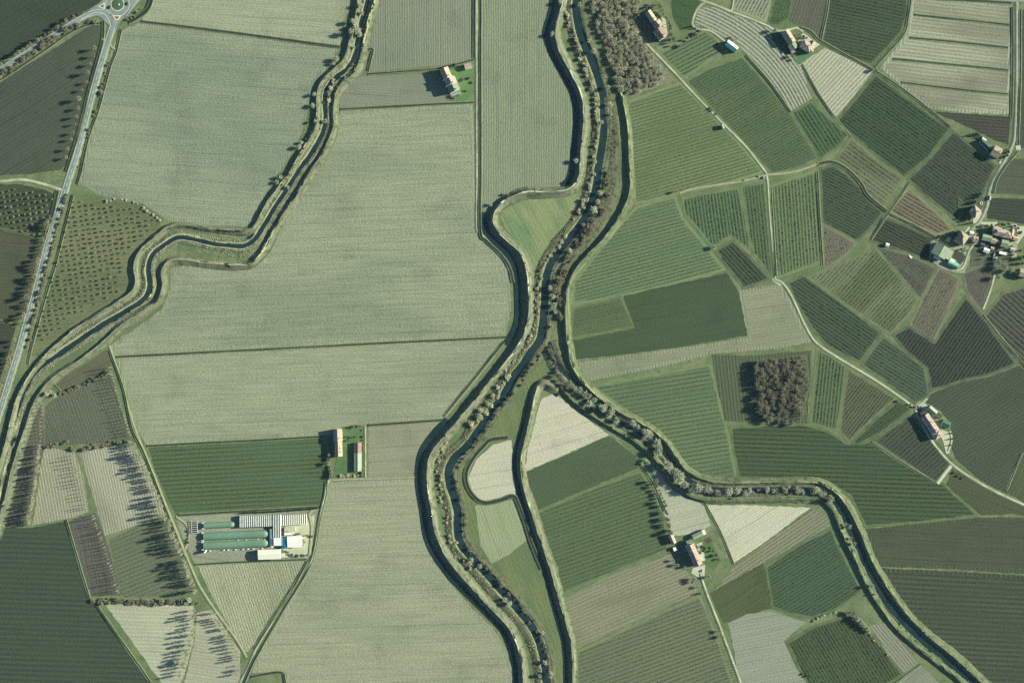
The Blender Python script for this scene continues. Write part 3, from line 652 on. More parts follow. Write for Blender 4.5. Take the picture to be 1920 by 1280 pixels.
def levee(pts, h, label, half=1.0, wn=4.6, wp=5.5, mats=None, taper=6, jit=.8, crest=None, extra=0):
    p = smooth_path(pts, 2.2, h)
    pr = [(-half - wn, .3), (-half - wn * .45, h * .5), (-half, h), (-half * .45, h + .06), (half * .45, h + .06), (half, h), (half + wp * .5, h * .5), (half + wp * .85, h * .2), (half + wp * 1.25, .24)]
    return ribbon("levee", None, pr, (mats or [BANK, CREST, BANK]) + [BANKG], [0, 0, 2, 1, 2, 0, 0, 3], label, jit=jit, zjit=.18, path=p, taper=taper, terrain=True, wvar=.17)


LEV1 = [(673,-60),(671,0),(665,38),(655,82),(645,110),(627,128),(605,150),(595,175),(594,207),(592,235),(577,265),(560,292),(545,320),(525,345),(502,377),(486,408),(475,426),(462,432),(450,433),(400,429),(345,421),(317,425),(295,440),(272,460),(256,480),(251,502),(254,527),(246,547),(220,566),(180,591),(140,617),(103,648),(76,676),(52,707),(32,745),(21,785),(10,830),(0,862),(-15,920),(-30,980)]
LEV2 = [(702,-60),(700,0),(692,32),(684,72),(677,105),(666,132),(645,152),(630,175),(625,205),(625,235),(617,262),(600,295),(582,320),(562,355),(535,397),(512,434),(496,465),(480,484),(462,495),(425,496),(375,491),(337,486),(315,491),(303,510),(305,535),(296,560),(264,585),(225,612),(195,640),(150,675),(110,700),(82,725),(60,762),(42,818),(22,885),(8,940),(-12,1010)]
LEV3 = [(1058,-60),(1056,0),(1047,32),(1041,60),(1047,90),(1067,130),(1085,165),(1094,200),(1094,237),(1090,275),(1087,317),(1079,342),(1060,356),(1022,359),(990,359),(960,368),(940,381),(927,397),(924,417),(934,435),(955,455),(972,470),(983,492),(989,520),(991,557),(991,595),(985,620),(977,637),(957,667),(905,732),(870,775),(835,815),(808,852),(801,880),(802,915),(809,957),(813,985),(820,1010),(835,1040),(855,1067),(885,1102),(920,1140),(952,1174),(970,1210),(979,1247),(981,1280),(981,1345)]
LEV4 = [(1160,165),(1167,185),(1174,218),(1178,250),(1181,317),(1182,345),(1177,377),(1155,415),(1130,450),(1100,480),(1074,515),(1063,545),(1061,582),(1063,632),(1066,650),(1072,682),(1090,712),(1120,742),(1155,767),(1192,787),(1225,807),(1252,832),(1270,860),(1292,885),(1322,899),(1360,904),(1435,904),(1490,902),(1535,905),(1565,920),(1585,942),(1598,965),(1615,1000),(1637,1055),(1665,1102),(1700,1150),(1740,1190),(1790,1232),(1840,1277),(1900,1330)]
LEV5 = [(1044,716),(1062,738),(1100,772),(1150,802),(1195,830),(1222,852),(1240,874),(1258,902),(1285,923),(1322,936),(1385,937),(1435,937),(1490,935),(1535,936),(1558,950),(1568,968),(1577,992),(1595,1029),(1612,1067),(1628,1100),(1652,1140),(1680,1177),(1720,1212),(1765,1247),(1802,1277),(1860,1325)]
LEV6 = [(1052,736),(1036,724),(1018,718),(1007,728),(1000,755),(992,795),(980,838),(976,868),(982,910),(996,957),(1014,1015),(1032,1065),(1047,1120),(1061,1167),(1071,1210),(1074,1280),(1075,1345)]
levee(LEV1, 3.6, "levee on the road side of the winding stream", .9, 3.6, 4.0)
levee(LEV2, 3.2, "levee on the plain side of the winding stream", 1.1, 3.4, 5.0)
levee(LEV3, 5.2, "high levee along the west side of the river", 1.0, 4.6, 5.6, taper=0, mats=[BANK, GRAVEL, BANK])
levee(LEV4, 3.8, "levee along the east side of the river and stream", 1.0, 3.8, 4.6, mats=[BANKG, CREST, BANK])
levee(LEV5, 3.0, "inner levee of the tree-lined stream", 1.1, 3.4, 4.6, mats=[BANKG, BANKG, BANKG])
levee(LEV6, 4.2, "levee beside the narrow canal", 1.0, 4.2, 5.2, mats=[BANK, CREST, BANKG])
SIDE = [(1141,60),(1153,112),(1160,152),(1163,190),(1166,250),(1168,317),(1168,345),(1163,372),(1143,408),(1118,444),(1090,472),(1068,500)]


# ------------------------------------------------------------------ ditches
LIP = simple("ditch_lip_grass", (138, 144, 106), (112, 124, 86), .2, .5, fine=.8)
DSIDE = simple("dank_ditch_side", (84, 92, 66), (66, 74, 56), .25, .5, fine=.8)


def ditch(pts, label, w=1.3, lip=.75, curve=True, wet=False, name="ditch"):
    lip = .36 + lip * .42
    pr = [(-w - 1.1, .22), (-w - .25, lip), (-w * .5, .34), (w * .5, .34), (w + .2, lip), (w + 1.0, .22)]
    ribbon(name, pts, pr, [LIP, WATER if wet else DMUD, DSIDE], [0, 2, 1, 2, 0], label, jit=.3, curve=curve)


DITCHES = [
 ([(265,41),(350,51),(450,64),(550,77),(637,89)], "ditch between the pale strip and the field by the roundabout", 1.2, .9),
 ([(637,205),(740,200),(830,195),(889,192)], "ditch below the lone farmhouse", .9, .7),
 ([(690,139),(760,134),(820,129),(860,120),(889,112)], "ditch leading to the lone farmhouse", .8, .7),
 ([(690,94),(699,93),(694,115),(690,134)], "short crooked ditch by the stream", 1.2, 1.0),
 ([(218,669),(450,657),(700,644),(860,636),(948,632)], "long ditch across the plain", .8, .8),
 ([(275,836),(400,829),(520,823),(602,818)], "ditch above the striped green field", .9, .8),
 ([(690,797),(760,792),(828,787)], "ditch from farmyard to canal", 1.0, .8),
 ([(889,-60),(889,50),(889,109)], "wide ditch on the west side of the straight track", 1.6, 1.1),
 ([(900,-60),(900,150),(900,320),(900,432),(912,452),(938,477),(955,502),(962,530)], "ditch on the east side of the straight track", 1.7, 1.1),
 ([(227,56),(217,100),(207,125),(185,205),(172,240),(162,272),(152,320),(145,346)], "ditch on the field side of the main road", 1.1, .9),
 ([(137,366),(105,492),(87,552),(62,640),(52,682)], "ditch between main road and orchard", 1.0, .9),
 ([(194,40),(192,75),(180,122),(165,177),(150,240),(124,322)], "ditch on the far side of the main road", 1.5, 1.1),
 ([(108,358),(96,410),(82,460)], "ditch beside the western orchard", 2.0, 1.2),
 ([(188,44),(165,47),(130,62),(90,90),(45,121),(-60,190)], "ditch along the tree-lined road", 1.1, .8),
 ([(-60,598),(0,602),(28,611)], "short ditch at the west edge", .8, .7),
 ([(295,-60),(281,8),(262,30),(240,42)], "broad drain beside the roundabout", 2.6, 1.4),
 ([(205,656),(230,726),(247,802),(266,842),(285,887),(303,935),(320,978),(345,1042)], "ditch beside the dirt track", .9, .8),
 ([(124,974),(145,1045),(167,1119)], "ditch beside the dark corner field", 1.0, .9),
 ([(180,1132),(230,1204),(290,1290),(320,1340)], "ditch below the hedge by the corner field", .9, .9),
 ([(612,902),(609,930),(600,968),(590,1030),(580,1060),(555,1104),(530,1143),(482,1226),(462,1268),(440,1320)], "ditch on the field side of the farm road", 1.4, 1.0),
 ([(576,1052),(545,1108),(505,1170),(476,1216)], "ditch on the near side of the farm road", 1.0, .9),
 ([(470,1268),(500,1262),(528,1260),(534,1275),(542,1340)], "ditch round the corner plot", 1.1, .9),
 ([(952,820),(920,824),(906,836),(888,856),(874,884),(876,910),(890,932),(908,942),(935,938),(962,930),(972,946),(984,978),(998,1022),(1016,1066)], "loop ditch round the pale bare plot", 2.2, 1.5),
 ([(1556,-60),(1553,0),(1548,32),(1539,73)], "ditch beside the brown field", 1.0, .9),
 ([(1500,52),(1520,60),(1538,77),(1590,106),(1636,131)], "ditch behind the pink villa", 1.0, .9),
 ([(1714,-60),(1707,0),(1702,34),(1694,64),(1665,98),(1640,126)], "ditch beside the drained field", .9, .9),
 ([(1642,134),(1690,166),(1745,208),(1782,238)], "ditch below the drained field", .9, .8),
 ([(1714,28),(1800,37),(1892,47)], "topmost drain furrow of the drained field", .9, .7),
 ([(1706,71),(1800,80),(1890,90)], "second drain furrow of the drained field", .9, .7),
 ([(1674,111),(1780,121),(1890,132)], "third drain furrow of the drained field", .9, .7),
 ([(1690,155),(1790,167),(1890,177)], "lowest drain furrow of the drained field", .9, .7),
 ([(1898,14),(1898,120),(1896,222)], "ditch on the field side of the straight road", 1.3, 1.0),
 ([(1913,18),(1912,150),(1908,272)], "ditch on the outer side of the straight road", 1.1, 1.0),
 ([(1907,284),(1884,312),(1868,338),(1862,362)], "ditch beside the village lane", 1.1, .9),
 ([(1700,-4),(1800,0),(1896,6)], "ditch along the edge of the drained field", 1.1, .9),
 ([(1532,322),(1536,400),(1542,497)], "ditch between two vineyards", .9, .9),
 ([(1532,308),(1560,304),(1588,318),(1612,342),(1628,368),(1662,396)], "curving ditch among the vineyards", 1.5, 1.2),
 ([(1666,400),(1710,421),(1757,446)], "straight ditch towards the village barn", .9, .9),
 ([(1633,448),(1665,400),(1705,342)], "overgrown ditch at the vineyard corner", .8, .6),
 ([(1343,590+0),(1343,590)], "", 0, 0),
 ([(1843,592),(1880,638),(1925,690)], "ditch behind the dark slanting vineyard", 1.0, .9),
 ([(1634,828),(1690,866),(1755,906)], "ditch below the dark vineyard plot", .7, .7),
 ([(1916,848),(1886,920)], "short ditch in the olive field", .7, .6),
 ([(1201,870),(1224,906),(1247,957)], "walled ditch near the courtyard farm", .9, .9),
 ([(1726,1243),(1700,1262),(1664,1290)], "short ditch beside the stream levee", .8, .8),
 ([(1398,104),(1440,152),(1482,210)], "ditch beside the curving rows", .8, .8),
 ([(1504,122),(1534,176),(1566,222),(1596,258)], "ditch below the cream striped plot", .7, .6),
 ([(1445,352),(1450,440),(1455,518)], "ditch beside the white track", .8, .8),
 ([(945,640),(905,690),(860,745),(832,780)], "ditch at the foot of the high levee", .9, .8),
 ([(1016,732),(1002,760),(992,800)], "ditch by the canal fork", .8, .7),
 ([(102,722),(110,730),(116,738)], "stub of a ditch by the stream meadow", 1.0, .9),
 ([(335,965),(450,958),(598,950)], "drain between the striped field and the greenhouses", .9, .7),
 ([(1322,944),(1352,1000),(1376,1058)], "grassy drain beside the cream triangle", .6, .5),
 ([(365,1058),(470,1052),(574,1048)], "drain below the greenhouses", .7, .5),
 ([(0,430+0),(45,438),(82,452)], "grass drain west of the main road", .6, .5),
]
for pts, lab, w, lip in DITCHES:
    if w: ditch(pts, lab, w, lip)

# dark narrow canal under the inner levee
NARROW = [(1046,742),(1034,732),(1016,728),(998,742),(988,778),(978,812),(966,845),(965,880),(972,915),(985,960),(1002,1015),(1020,1066),(1034,1120),(1048,1170),(1058,1212),(1061,1280),(1062,1345)]
ribbon("water", NARROW, [(-2.41, .5), (2.2, .5)], WATER, [0], "dark water of the narrow canal")
WESTCANAL = [(1036,-60),(1034,10),(1023,52),(1022,68),(1033,100),(1054,138),(1071,170),(1079,205),(1079,240),(1075,280),(1071,315),(1064,338),(1052,347)]
ribbon("water", [(905,398),(908,425),(920,446),(944,470),(960,490),(968,520),(970,560),(970,595),(962,622),(948,645)], [(-3.4, .5), (4.2, .5)], WATER, [0], "dark water of the canal below the high levee")
ribbon("water", WESTCANAL, [(-2.6, .5), (4.2, .5)], WATER, [0], "dark water of the drain along the upright furrows")
ribbon("water", [(838,785),(812,812),(790,845),(783,880),(784,915),(791,957),(797,1000),(808,1030),(826,1058),(848,1086),(880,1118),(912,1150),(944,1184),(960,1216),(967,1250),(968,1345)], [(-2.8, .5), (4.2, .5)], WATER, [0], "dark water of the drain round the wide pale field")

# ------------------------------------------------------------------ roads and tracks
def road(name, pts, w, mat, label, z=.5, sh=.8, smat=None, curve=True):
    return ribbon(name, pts, [(-w / 2 - sh - .8, .2), (-w / 2 - sh * .3, z - .06), (-w / 2, z), (w / 2, z), (w / 2 + sh * .3, z - .06), (w / 2 + sh + .8, .2)], [smat or DIRT, mat], [0, 0, 1, 0, 0], label, jit=0.0, curve=curve)


MAIN = [(216,28),(211,52),(203,76),(194,105),(183,141),(170,190),(157,240),(144,290),(131,330),(118,370),(104,410),(90,455),(76,510),(63,560),(51,600),(40,640),(28,680),(15,722),(0,770),(-25,850)]
road("road", MAIN, 7.0, ASPH, "straight two-lane main road running off from the roundabout", smat=BERM)
WARM = [(196,22),(178,24),(160,31),(130,48),(90,74),(50,100),(20,119),(-60,172)]
road("road", WARM, 6.2, ASPH, "tree-lined road leaving the roundabout to the west", .494, smat=SCRUB)
road("road", [(238,10),(252,-4),(275,-30),(300,-60)], 11, ASPH, "arm of the roundabout leaving at the top edge", .49, smat=DIRT)
road("road", [(205,-2),(192,-20),(170,-60)], 7, ASPH, "arm of the roundabout leaving beyond the top edge", .486, smat=DIRT)
# the ring
rc = P(220.5, 8.5)


def ring(name, r0, r1, z, mat, label, kind='structure', n=72, parent=None):
    V, F = [], []
    for i in range(n):
        a = 2 * math.pi * i / n
        for r in (r0, r1): V.append((rc[0] + r * math.cos(a), rc[1] + r * math.sin(a), z))
    for i in range(n):
        j = (i + 1) % n
        F.append((2 * i, 2 * i + 1, 2 * j + 1, 2 * j))
    return tag(mesh_obj(name, V, F, mat, parent), label, None, None, kind)


ring("road", 8.0, 14.8, .52, ASPH, "circular carriageway of the roundabout")
sheet("road", [(171,16),(186,6),(197,-4),(207,16),(206,34),(209,52),(200,44),(190,34),(180,30),(160,36),(150,40)], .482, ASPH, "paved flare between roundabout and tree-lined road", jit=.05)
sheet("road", [(206,30),(236,26),(232,34),(222,46),(214,64),(204,66),(205,48)], .478, ASPH, "paved flare between roundabout and main road", jit=.05)
sheet("road", [(226,30),(240,-20),(285,-40),(262,0),(246,20)], .474, ASPH, "pale paved apron on the east side of the roundabout", jit=.05)
# markings
def marks(pts, off, w, label, dash=None, z=.525):
    p = smooth_path(pts, 1.5)
    n = normals(p)
    c = p + n * off
    V, F = [], []
    L = 0
    for i in range(len(c) - 1):
        L += 1.5
        if dash and (L % dash) > dash * .45: continue
        b = len(V)
        for q, s in ((c[i], -1), (c[i], 1), (c[i + 1], 1), (c[i + 1], -1)):
            k = i if q is c[i] else i + 1
        a0, a1 = c[i] - n[i] * w / 2, c[i] + n[i] * w / 2
        b0, b1 = c[i + 1] - n[i + 1] * w / 2, c[i + 1] + n[i + 1] * w / 2
        V += [(a0[0], a0[1], z), (b0[0], b0[1], z), (b1[0], b1[1], z), (a1[0], a1[1], z)]
        F.append((b, b + 1, b + 2, b + 3))
    tag(mesh_obj("road_markings", V, F, PAINT), label, None, None, 'structure')


marks(MAIN[1:], 3.1, .45, "white edge line of the main road on the field side")
marks(MAIN[1:], -3.1, .45, "white edge line of the main road on the far side")
marks(MAIN[3:], 0, .4, "white dashed centre line of the main road", 9.0)
marks(WARM, 2.7, .35, "white edge line along the tree-lined road on its south side")
marks(WARM, -2.7, .35, "white edge line along the tree-lined road on its north side")
marks([(152,37),(165,30),(178,24),(190,24),(199,30),(205,40),(208,52)], 0, .5, "white line curving between the two roads", z=.56)
marks([(236,31),(250,14),(264,-6)], 0, .5, "white line along the apron of the roundabout", z=.56)
ring("road_markings", 14.2, 14.6, .53, PAINT, "white outer line of the roundabout ring")
KERB = simple("pale_kerb", (226, 214, 178), None, .5, .15)
LAWN = simple("round_lawn", (84, 106, 78), (74, 98, 72), .3, .3)
isl = tag(empty("traffic_island", (rc[0], rc[1], 0)), "round grassy traffic island in the middle of the roundabout", "traffic island")
def disc(name, r0, r1, z0, z1, mat, parent, n=56):
    V, F = [], []
    for r, z in ((r1, z0), (r1, z1), (r0, z1)):
        for i in range(n): V.append((r * math.cos(2 * math.pi * i / n), r * math.sin(2 * math.pi * i / n), z))
    for k in range(2):
        for i in range(n): F.append((k * n + i, k * n + (i + 1) % n, (k + 1) * n + (i + 1) % n, (k + 1) * n + i))
    if r0 < 1: pass
    return mesh_obj(name, V, F, mat, parent)
disc("kerb", 7.5, 8.4, .4, .68, KERB, isl)
V = [(0, 0, 1.3)] + [(7.55 * s * math.cos(2 * math.pi * i / 48), 7.55 * s * math.sin(2 * math.pi * i / 48), .64 + (1 - s) * .6) for s in (.5, 1) for i in range(48)]
F = [(0, 1 + i, 1 + (i + 1) % 48) for i in range(48)] + [(1 + i, 49 + i, 49 + (i + 1) % 48, 1 + (i + 1) % 48) for i in range(48)]
mesh_obj("lawn", V, F, LAWN, isl, smooth=True)


def splitter(pts, label):
    c = P(sum(p[0] for p in pts) / len(pts), sum(p[1] for p in pts) / len(pts))
    e = tag(empty("traffic_island", (c[0], c[1], 0)), label, "traffic island")
    w = [P(*p) for p in pts]
    def prism(f, z0, z1):
        q = [((x - c[0]) * f, (y - c[1]) * f) for x, y in w]
        if sum(q[i][0] * q[(i + 1) % len(q)][1] - q[(i + 1) % len(q)][0] * q[i][1] for i in range(len(q))) < 0: q.reverse()
        n = len(q)
        return [(x, y, z0) for x, y in q] + [(x, y, z1) for x, y in q], [tuple(range(n, 2 * n))] + [(i, (i + 1) % n, n + (i + 1) % n, n + i) for i in range(n)]
    mesh_obj("kerb", *prism(1, .4, .66), KERB, e)
    mesh_obj("planting", *prism(.55, .5, .74), simple("splitter_soil", (118, 96, 66), None, .5, .3), e)
splitter([(184,13),(196,5),(197,18)], "small triangular traffic island at the tree-lined road")
splitter([(211,29.5),(228,29.5),(222,38),(216,38)], "small traffic island at the mouth of the main road")

TRACKS = [
 ([(-60,338),(0,340),(35,337),(60,340),(90,348),(117,357)], 4.0, GRAVEL, "pale track joining the main road from the west"),
 ([(893.5,-60),(894,60),(894,200),(894,340),(894,425),(900,438),(920,456),(945,486)], 3.2, GRAVEL, "straight pale farm track between two ditches"),
 ([(205,648),(214,675),(226,712),(240,762),(256,812),(272,850),(290,894),(311,948),(326,984),(342,1024),(356,1058),(374,1098),(398,1136),(424,1172),(448,1206),(462,1232)], 3.4, DIRT, "dirt track winding past the poplar rows"),
 ([(618,898),(612,912),(605,945),(597,990),(588,1040),(574,1066),(540,1118),(505,1174),(482,1212),(465,1252),(440,1300),(425,1340)], 3.6, GRAVEL, "farm road to the greenhouses"),
 ([(618,900),(660,898),(720,897),(780,894)], 2.2, DIRT, "faint track below the walled farmyard"),
 ([(1194,60),(1203,72),(1225,96),(1260,132),(1310,186),(1360,237),(1397,274),(1437,325)], 2.6, GRAVEL, "long white track slanting between the green vineyards"),
 ([(1437,325),(1440,350),(1443,400),(1448,460),(1453,522)], 2.4, GRAVEL, "white track running down between two vineyards"),
 ([(1453,524),(1466,530),(1478,545),(1492,572),(1508,608),(1526,638),(1548,656),(1590,682),(1640,712),(1690,746),(1714,764)], 3.0, GRAVEL, "white lane curving down to the lane farm"),
 ([(1714,764),(1726,758),(1738,746)], 3.0, GRAVEL, "short white branch above the lane farm"),
 ([(1716,768),(1722,782),(1735,806),(1748,828),(1762,846),(1778,864),(1800,882),(1838,906),(1880,928),(1940,955),(1990,976)], 3.2, GRAVEL, "white lane leaving the lane farm for the east edge"),
 ([(1781,808),(1784,824),(1778,846)], 2.6, GRAVEL, "short white drive beside the lane farm"),
 ([(1437,328),(1400,338),(1350,346),(1300,354),(1274,362)], 2.4, DIRT, "brown track leading west from the track junction"),
 ([(1437,328),(1480,324),(1510,316),(1535,306)], 2.4, DIRT, "brown track leading east from the track junction"),
 ([(1290,-10),(1318,2),(1340,10),(1370,22),(1400,33),(1437,48),(1450,56),(1465,59),(1480,56),(1493,53),(1506,60)], 2.8, GRAVEL, "white lane along the curving rows to the pink villa"),
 ([(1322,4),(1308,16),(1300,34),(1298,47),(1308,55),(1330,58),(1346,68),(1358,78)], 2.4, GRAVEL, "white drive looping to the teal barn"),
 ([(1370,21),(1374,10),(1380,-60)], 2.0, GRAVEL, "white track leaving at the top edge"),
 ([(1906,-60),(1906,60),(1906,160),(1904,225),(1901,262),(1893,284),(1882,303),(1872,322),(1860,344),(1854,362),(1851,384),(1845,400),(1836,416),(1822,430),(1812,440)], 4.4, LANE, "straight grey road bending into the village"),
 ([(1722,-3),(1800,-4),(1906,2),(1990,4)], 3.6, LANE, "road crossing the top corner"),
 ([(1865,512),(1858,540),(1850,562),(1843,580)], 2.4, GRAVEL, "pale track leading down from the village"),
 ([(1313,1074),(1317,1088),(1325,1112),(1336,1140),(1348,1170),(1362,1208),(1376,1246),(1392,1290),(1408,1340)], 3.0, GRAVEL, "straight white drive to the courtyard farm"),
 ([(1783,872),(1769,890),(1757,906)], 5.5, CONC, "broad concrete strip beside the white lane"),
 ([(330,968),(350,985),(354,1010),(346,1030)], 2.6, DIRT, "curved track at the greenhouse entrance"),
 ([(597,952),(580,962),(584,990),(580,1040)], 4.0, DIRT, "wheel tracks across the greenhouse yard"),
 ([(684.5,799),(684.8,850),(685,895)], 1.8, GRAVEL, "pale path beside the walled farmyard"),
 ([(1792,508),(1806,500),(1817,470),(1830,455)], 2.6, GRAVEL, "white path round the village barn"),
 ([(192,74),(200,77),(206,79)], 3.0, GRAVEL, "short field entrance off the main road"),
 ([(206,84),(210,90),(218,93)], 3.2, DIRT, "field entrance on the near side of the main road"),
]
for i, (pts, w, m, lab) in enumerate(TRACKS):
    w *= .66
    road("path" if m is not LANE else "road", pts, w, m, lab, z=.33 + i * .004, sh=.3, smat=LIP)

YARDS = [
 ([(1456,524),(1446,520),(1450,528),(1462,536),(1470,530)], GRAVEL, "pale widening where the white track bends"),
 ([(1714,760),(1730,750),(1742,764),(1738,776),(1728,772),(1724,768)], GRAVEL, "pale forecourt of the lane farm"),
 ([(1752,796),(1768,806),(1784,812),(1780,850),(1774,850),(1768,826)], CONC, "pale paved yard of the lane farm"),
 ([(1728,784),(1750,776),(1770,798),(1762,812),(1752,806)], DIRT, "trodden court of the lane farm"),
 ([(1299,1064),(1322,1058),(1321,1080),(1310,1082),(1296,1074)], CONC, "pale forecourt of the courtyard farm"),
 ([(1306,1020),(1322,1012),(1324,1050),(1312,1052)], CONC, "paved terrace of the courtyard farm"),
 ([(1260,1026),(1292,1016),(1306,1058),(1280,1068),(1264,1062)], simple("garden_court_soil", (92, 104, 78), (110, 116, 88), .3, .5), "green garden court behind the courtyard farm"),
 ([(1316,1014),(1330,1008),(1352,1050),(1340,1068),(1324,1058)], simple("garden_lawn", (100, 120, 74), (84, 104, 66), .2, .5), "garden lawn beside the courtyard farm"),
 ([(1320,1011),(1331,1006),(1336,1014),(1325,1019)], simple("brown_bed_soil", (92, 76, 66), None, .4, .3), "brown garden bed beside the courtyard farm"),
 ([(1505,62),(1512,66),(1530,80),(1537,84),(1526,92),(1514,96),(1500,90),(1496,78)], CONC, "pale paved court of the pink villa"),
 ([(1444,62),(1474,56),(1500,98),(1482,104),(1458,92)], simple("villa_garden_soil", (82, 96, 70), None, .3, .5), "dark garden west of the pink villa"),
 ([(1480,100),(1500,98),(1518,98),(1535,90),(1510,112),(1500,122)], simple("lawn_green", (88, 122, 80), None, .2, .4), "green lawn below the pink villa"),
 ([(1180,36),(1208,22),(1224,18),(1246,36),(1262,72),(1240,80),(1222,80),(1196,56)], simple("walled_garden_soil", (104, 112, 86), (86, 98, 72), .2, .6), "garden ground round the red-roofed house"),
 ([(1240,32),(1248,36),(1252,64),(1246,66)], CONC, "pale terrace beside the red-roofed house"),
 ([(842,124),(888,112),(889,190),(846,190),(856,170)], simple("farmhouse_lawn", (110, 136, 86), (92, 122, 76), .1, .5), "green garden of the lone farmhouse"),
 ([(640,800),(680,798),(681,894),(624,894),(632,856),(642,850)], simple("farmyard_grass", (100, 128, 78), (84, 108, 72), .1, .5), "grassy court of the walled farmyard"),
 ([(535,985),(590,965),(586,1020),(576,1044),(528,1044)], simple("greenhouse_yard", (206, 206, 172), (186, 188, 156), .1, .35), "pale dusty yard of the greenhouses"),
 ([(1744,452),(1760,448),(1786,464),(1800,460),(1820,462),(1820,482),(1808,512),(1794,512),(1758,500),(1742,482)], simple("barn_yard", (168, 168, 140), (130, 134, 110), .15, .5), "pale yard round the village barn"),
 ([(1790,470),(1806,474),(1812,484),(1800,496),(1784,482)], simple("dark_plot", (70, 74, 62), None, .3, .4), "dark garden plot behind the village barn"),
 ([(1818,456),(1846,440),(1870,448),(1896,452),(1900,500),(1868,496),(1820,500)], simple("village_ground", (82, 88, 68), (100, 104, 82), .12, .6), "garden ground among the village houses"),
 ([(1838,416),(1870,416),(1872,426),(1862,424),(1838,420)], CONC, "white paved drive in front of the orange villa"),
 ([(1896,420),(1906,420),(1910,430),(1900,430)], CONC, "small pale terrace beside the orange villa"),
 ([(1908,424),(1922,424),(1922,440),(1914,448),(1908,458),(1902,454),(1906,440)], CONC, "white paved court on the east edge of the village"),
 ([(1880,450),(1908,454),(1906,484),(1898,484),(1896,464),(1884,470)], simple("village_court", (168, 170, 136), (150, 156, 126), .2, .4), "pale court between the village buildings"),
 ([(1825,404),(1838,394),(1842,402),(1832,420),(1824,418)], CONC, "pale terrace of the hipped orange house"),
 ([(1815,425),(1822,428),(1830,440),(1822,450),(1812,448),(1806,440)], CONC, "pale court at the end of the village road"),
 ([(1796,366),(1812,384),(1822,378),(1836,366),(1846,372),(1842,390),(1820,400),(1806,418),(1796,420)], simple("house_garden", (84, 96, 66), None, .2, .5), "garden of the hipped orange house"),
 ([(1872,302),(1884,296),(1888,304),(1876,312)], CONC, "small paved forecourt beside the tan-roofed house"),
 ([(1904,274),(1913,272),(1914,282),(1905,281)], CONC, "small white lay-by on the straight road"),
]
for i, (pts, m, lab) in enumerate(YARDS):
    sheet("pavement" if m in (CONC, GRAVEL) else "yard", pts, .18 + i * .002, m, lab, jit=.1)

BVH = BVHTree.FromPolygons([tuple(v) for v in np.vstack(TERRAIN_V)], [tuple(int(i) for i in f) for f in np.vstack(TERRAIN_F)])


def ground_z(x, y):
    h = BVH.ray_cast((x, y, 60), (0, 0, -1))
    return h[0].z if h[0] is not None else 0.02
# ------------------------------------------------------------------ buildings
def roofmat(name, c, c2=None, ribs=0.9, rough=.85, spec=.15):
    t = NT(name)
    co = t.node("ShaderNodeTexCoord")
    uv = co.outputs["UV"]
    sp = t.node("ShaderNodeSeparateXYZ")
    t.link(uv, sp.inputs[0])
    n = t.noise(co.outputs["Object"], .35, 3, .6)
    f = t.noise(co.outputs["Object"], 1.6, 2, .6)
    cs = t.math('COSINE', t.math('MULTIPLY', sp.outputs[0], 2 * math.pi / ribs))
    col = t.mix(t.ramp(n, .35, .65), alb(c), alb(c2 or tuple(v * .88 for v in c)))
    t.link(t.scale(col, t.math('ADD', .8, t.math('ADD', t.math('MULTIPLY', f, .3), t.math('MULTIPLY', cs, .05)))), t.b.inputs["Base Color"])
    t.b.inputs["Roughness"].default_value = rough
    t.b.inputs["Specular IOR Level"].default_value = spec
    t.bump(cs, .5, .04)
    return t.m


TILE = roofmat("terracotta_tiles", (196, 176, 158), (172, 150, 134))
TILEP = roofmat("pale_worn_tiles", (200, 184, 154), (184, 170, 140))
PINK = roofmat("pink_tiles", (200, 178, 162), (182, 158, 142))
REDT = roofmat("red_tiles", (180, 148, 132), (156, 126, 114))
GREYG = roofmat("grey_green_sheets", (150, 166, 138), (136, 150, 128), 1.2)
GREYP = roofmat("pale_grey_sheets", (186, 192, 166), (170, 178, 150), 1.2)
SLATE = roofmat("dark_grey_sheets", (92, 102, 92), (80, 88, 80), 1.2)
TEAL = roofmat("teal_painted_sheets", (48, 150, 150), (44, 138, 142), 1.0, .6, .3)
WHITER = roofmat("white_roof_sheets", (250, 250, 236), (242, 242, 228), 1.4, .7)
BROWNR = roofmat("brown_tiles", (128, 104, 96), (112, 94, 86))
TANR = roofmat("tan_tiles", (186, 168, 138), (164, 150, 122))
BLUER = roofmat("blue_roof_sheets", (60, 160, 190), (54, 150, 184), 1.0, .6)
CREAMW = simple("cream_plaster", (214, 206, 176), (200, 192, 160), .4, .2)
STONEW = simple("weathered_plaster", (184, 176, 150), (164, 158, 132), .4, .3)
WHITEW = simple("white_plaster", (228, 228, 210), None, .4, .15)
BRICKW = simple("old_brick_wall", (164, 126, 100), (146, 116, 94), .5, .3)
GLASS = simple("window_glass", (34, 42, 46), None, .5, .1, rough=.15, spec=.5)
FRAMEM = simple("window_frame_paint", (112, 96, 76), None, .5, .1)
WOODM = simple("weathered_wood", (122, 104, 80), (104, 92, 74), .6, .3)
METALM = simple("pale_metal", (214, 218, 206), None, .5, .1, rough=.5)
DARKM = simple("dark_metal", (48, 54, 54), None, .5, .2, rough=.6)


def box_vf(x0, x1, y0, y1, z0, z1, b=0):
    v = [(x0, y0, z0), (x1, y0, z0), (x1, y1, z0), (x0, y1, z0), (x0, y0, z1), (x1, y0, z1), (x1, y1, z1), (x0, y1, z1)]
    f = [(3, 2, 1, 0), (4, 5, 6, 7), (0, 1, 5, 4), (1, 2, 6, 5), (2, 3, 7, 6), (3, 0, 4, 7)]
    return v, [tuple(i + b for i in q) for q in f]


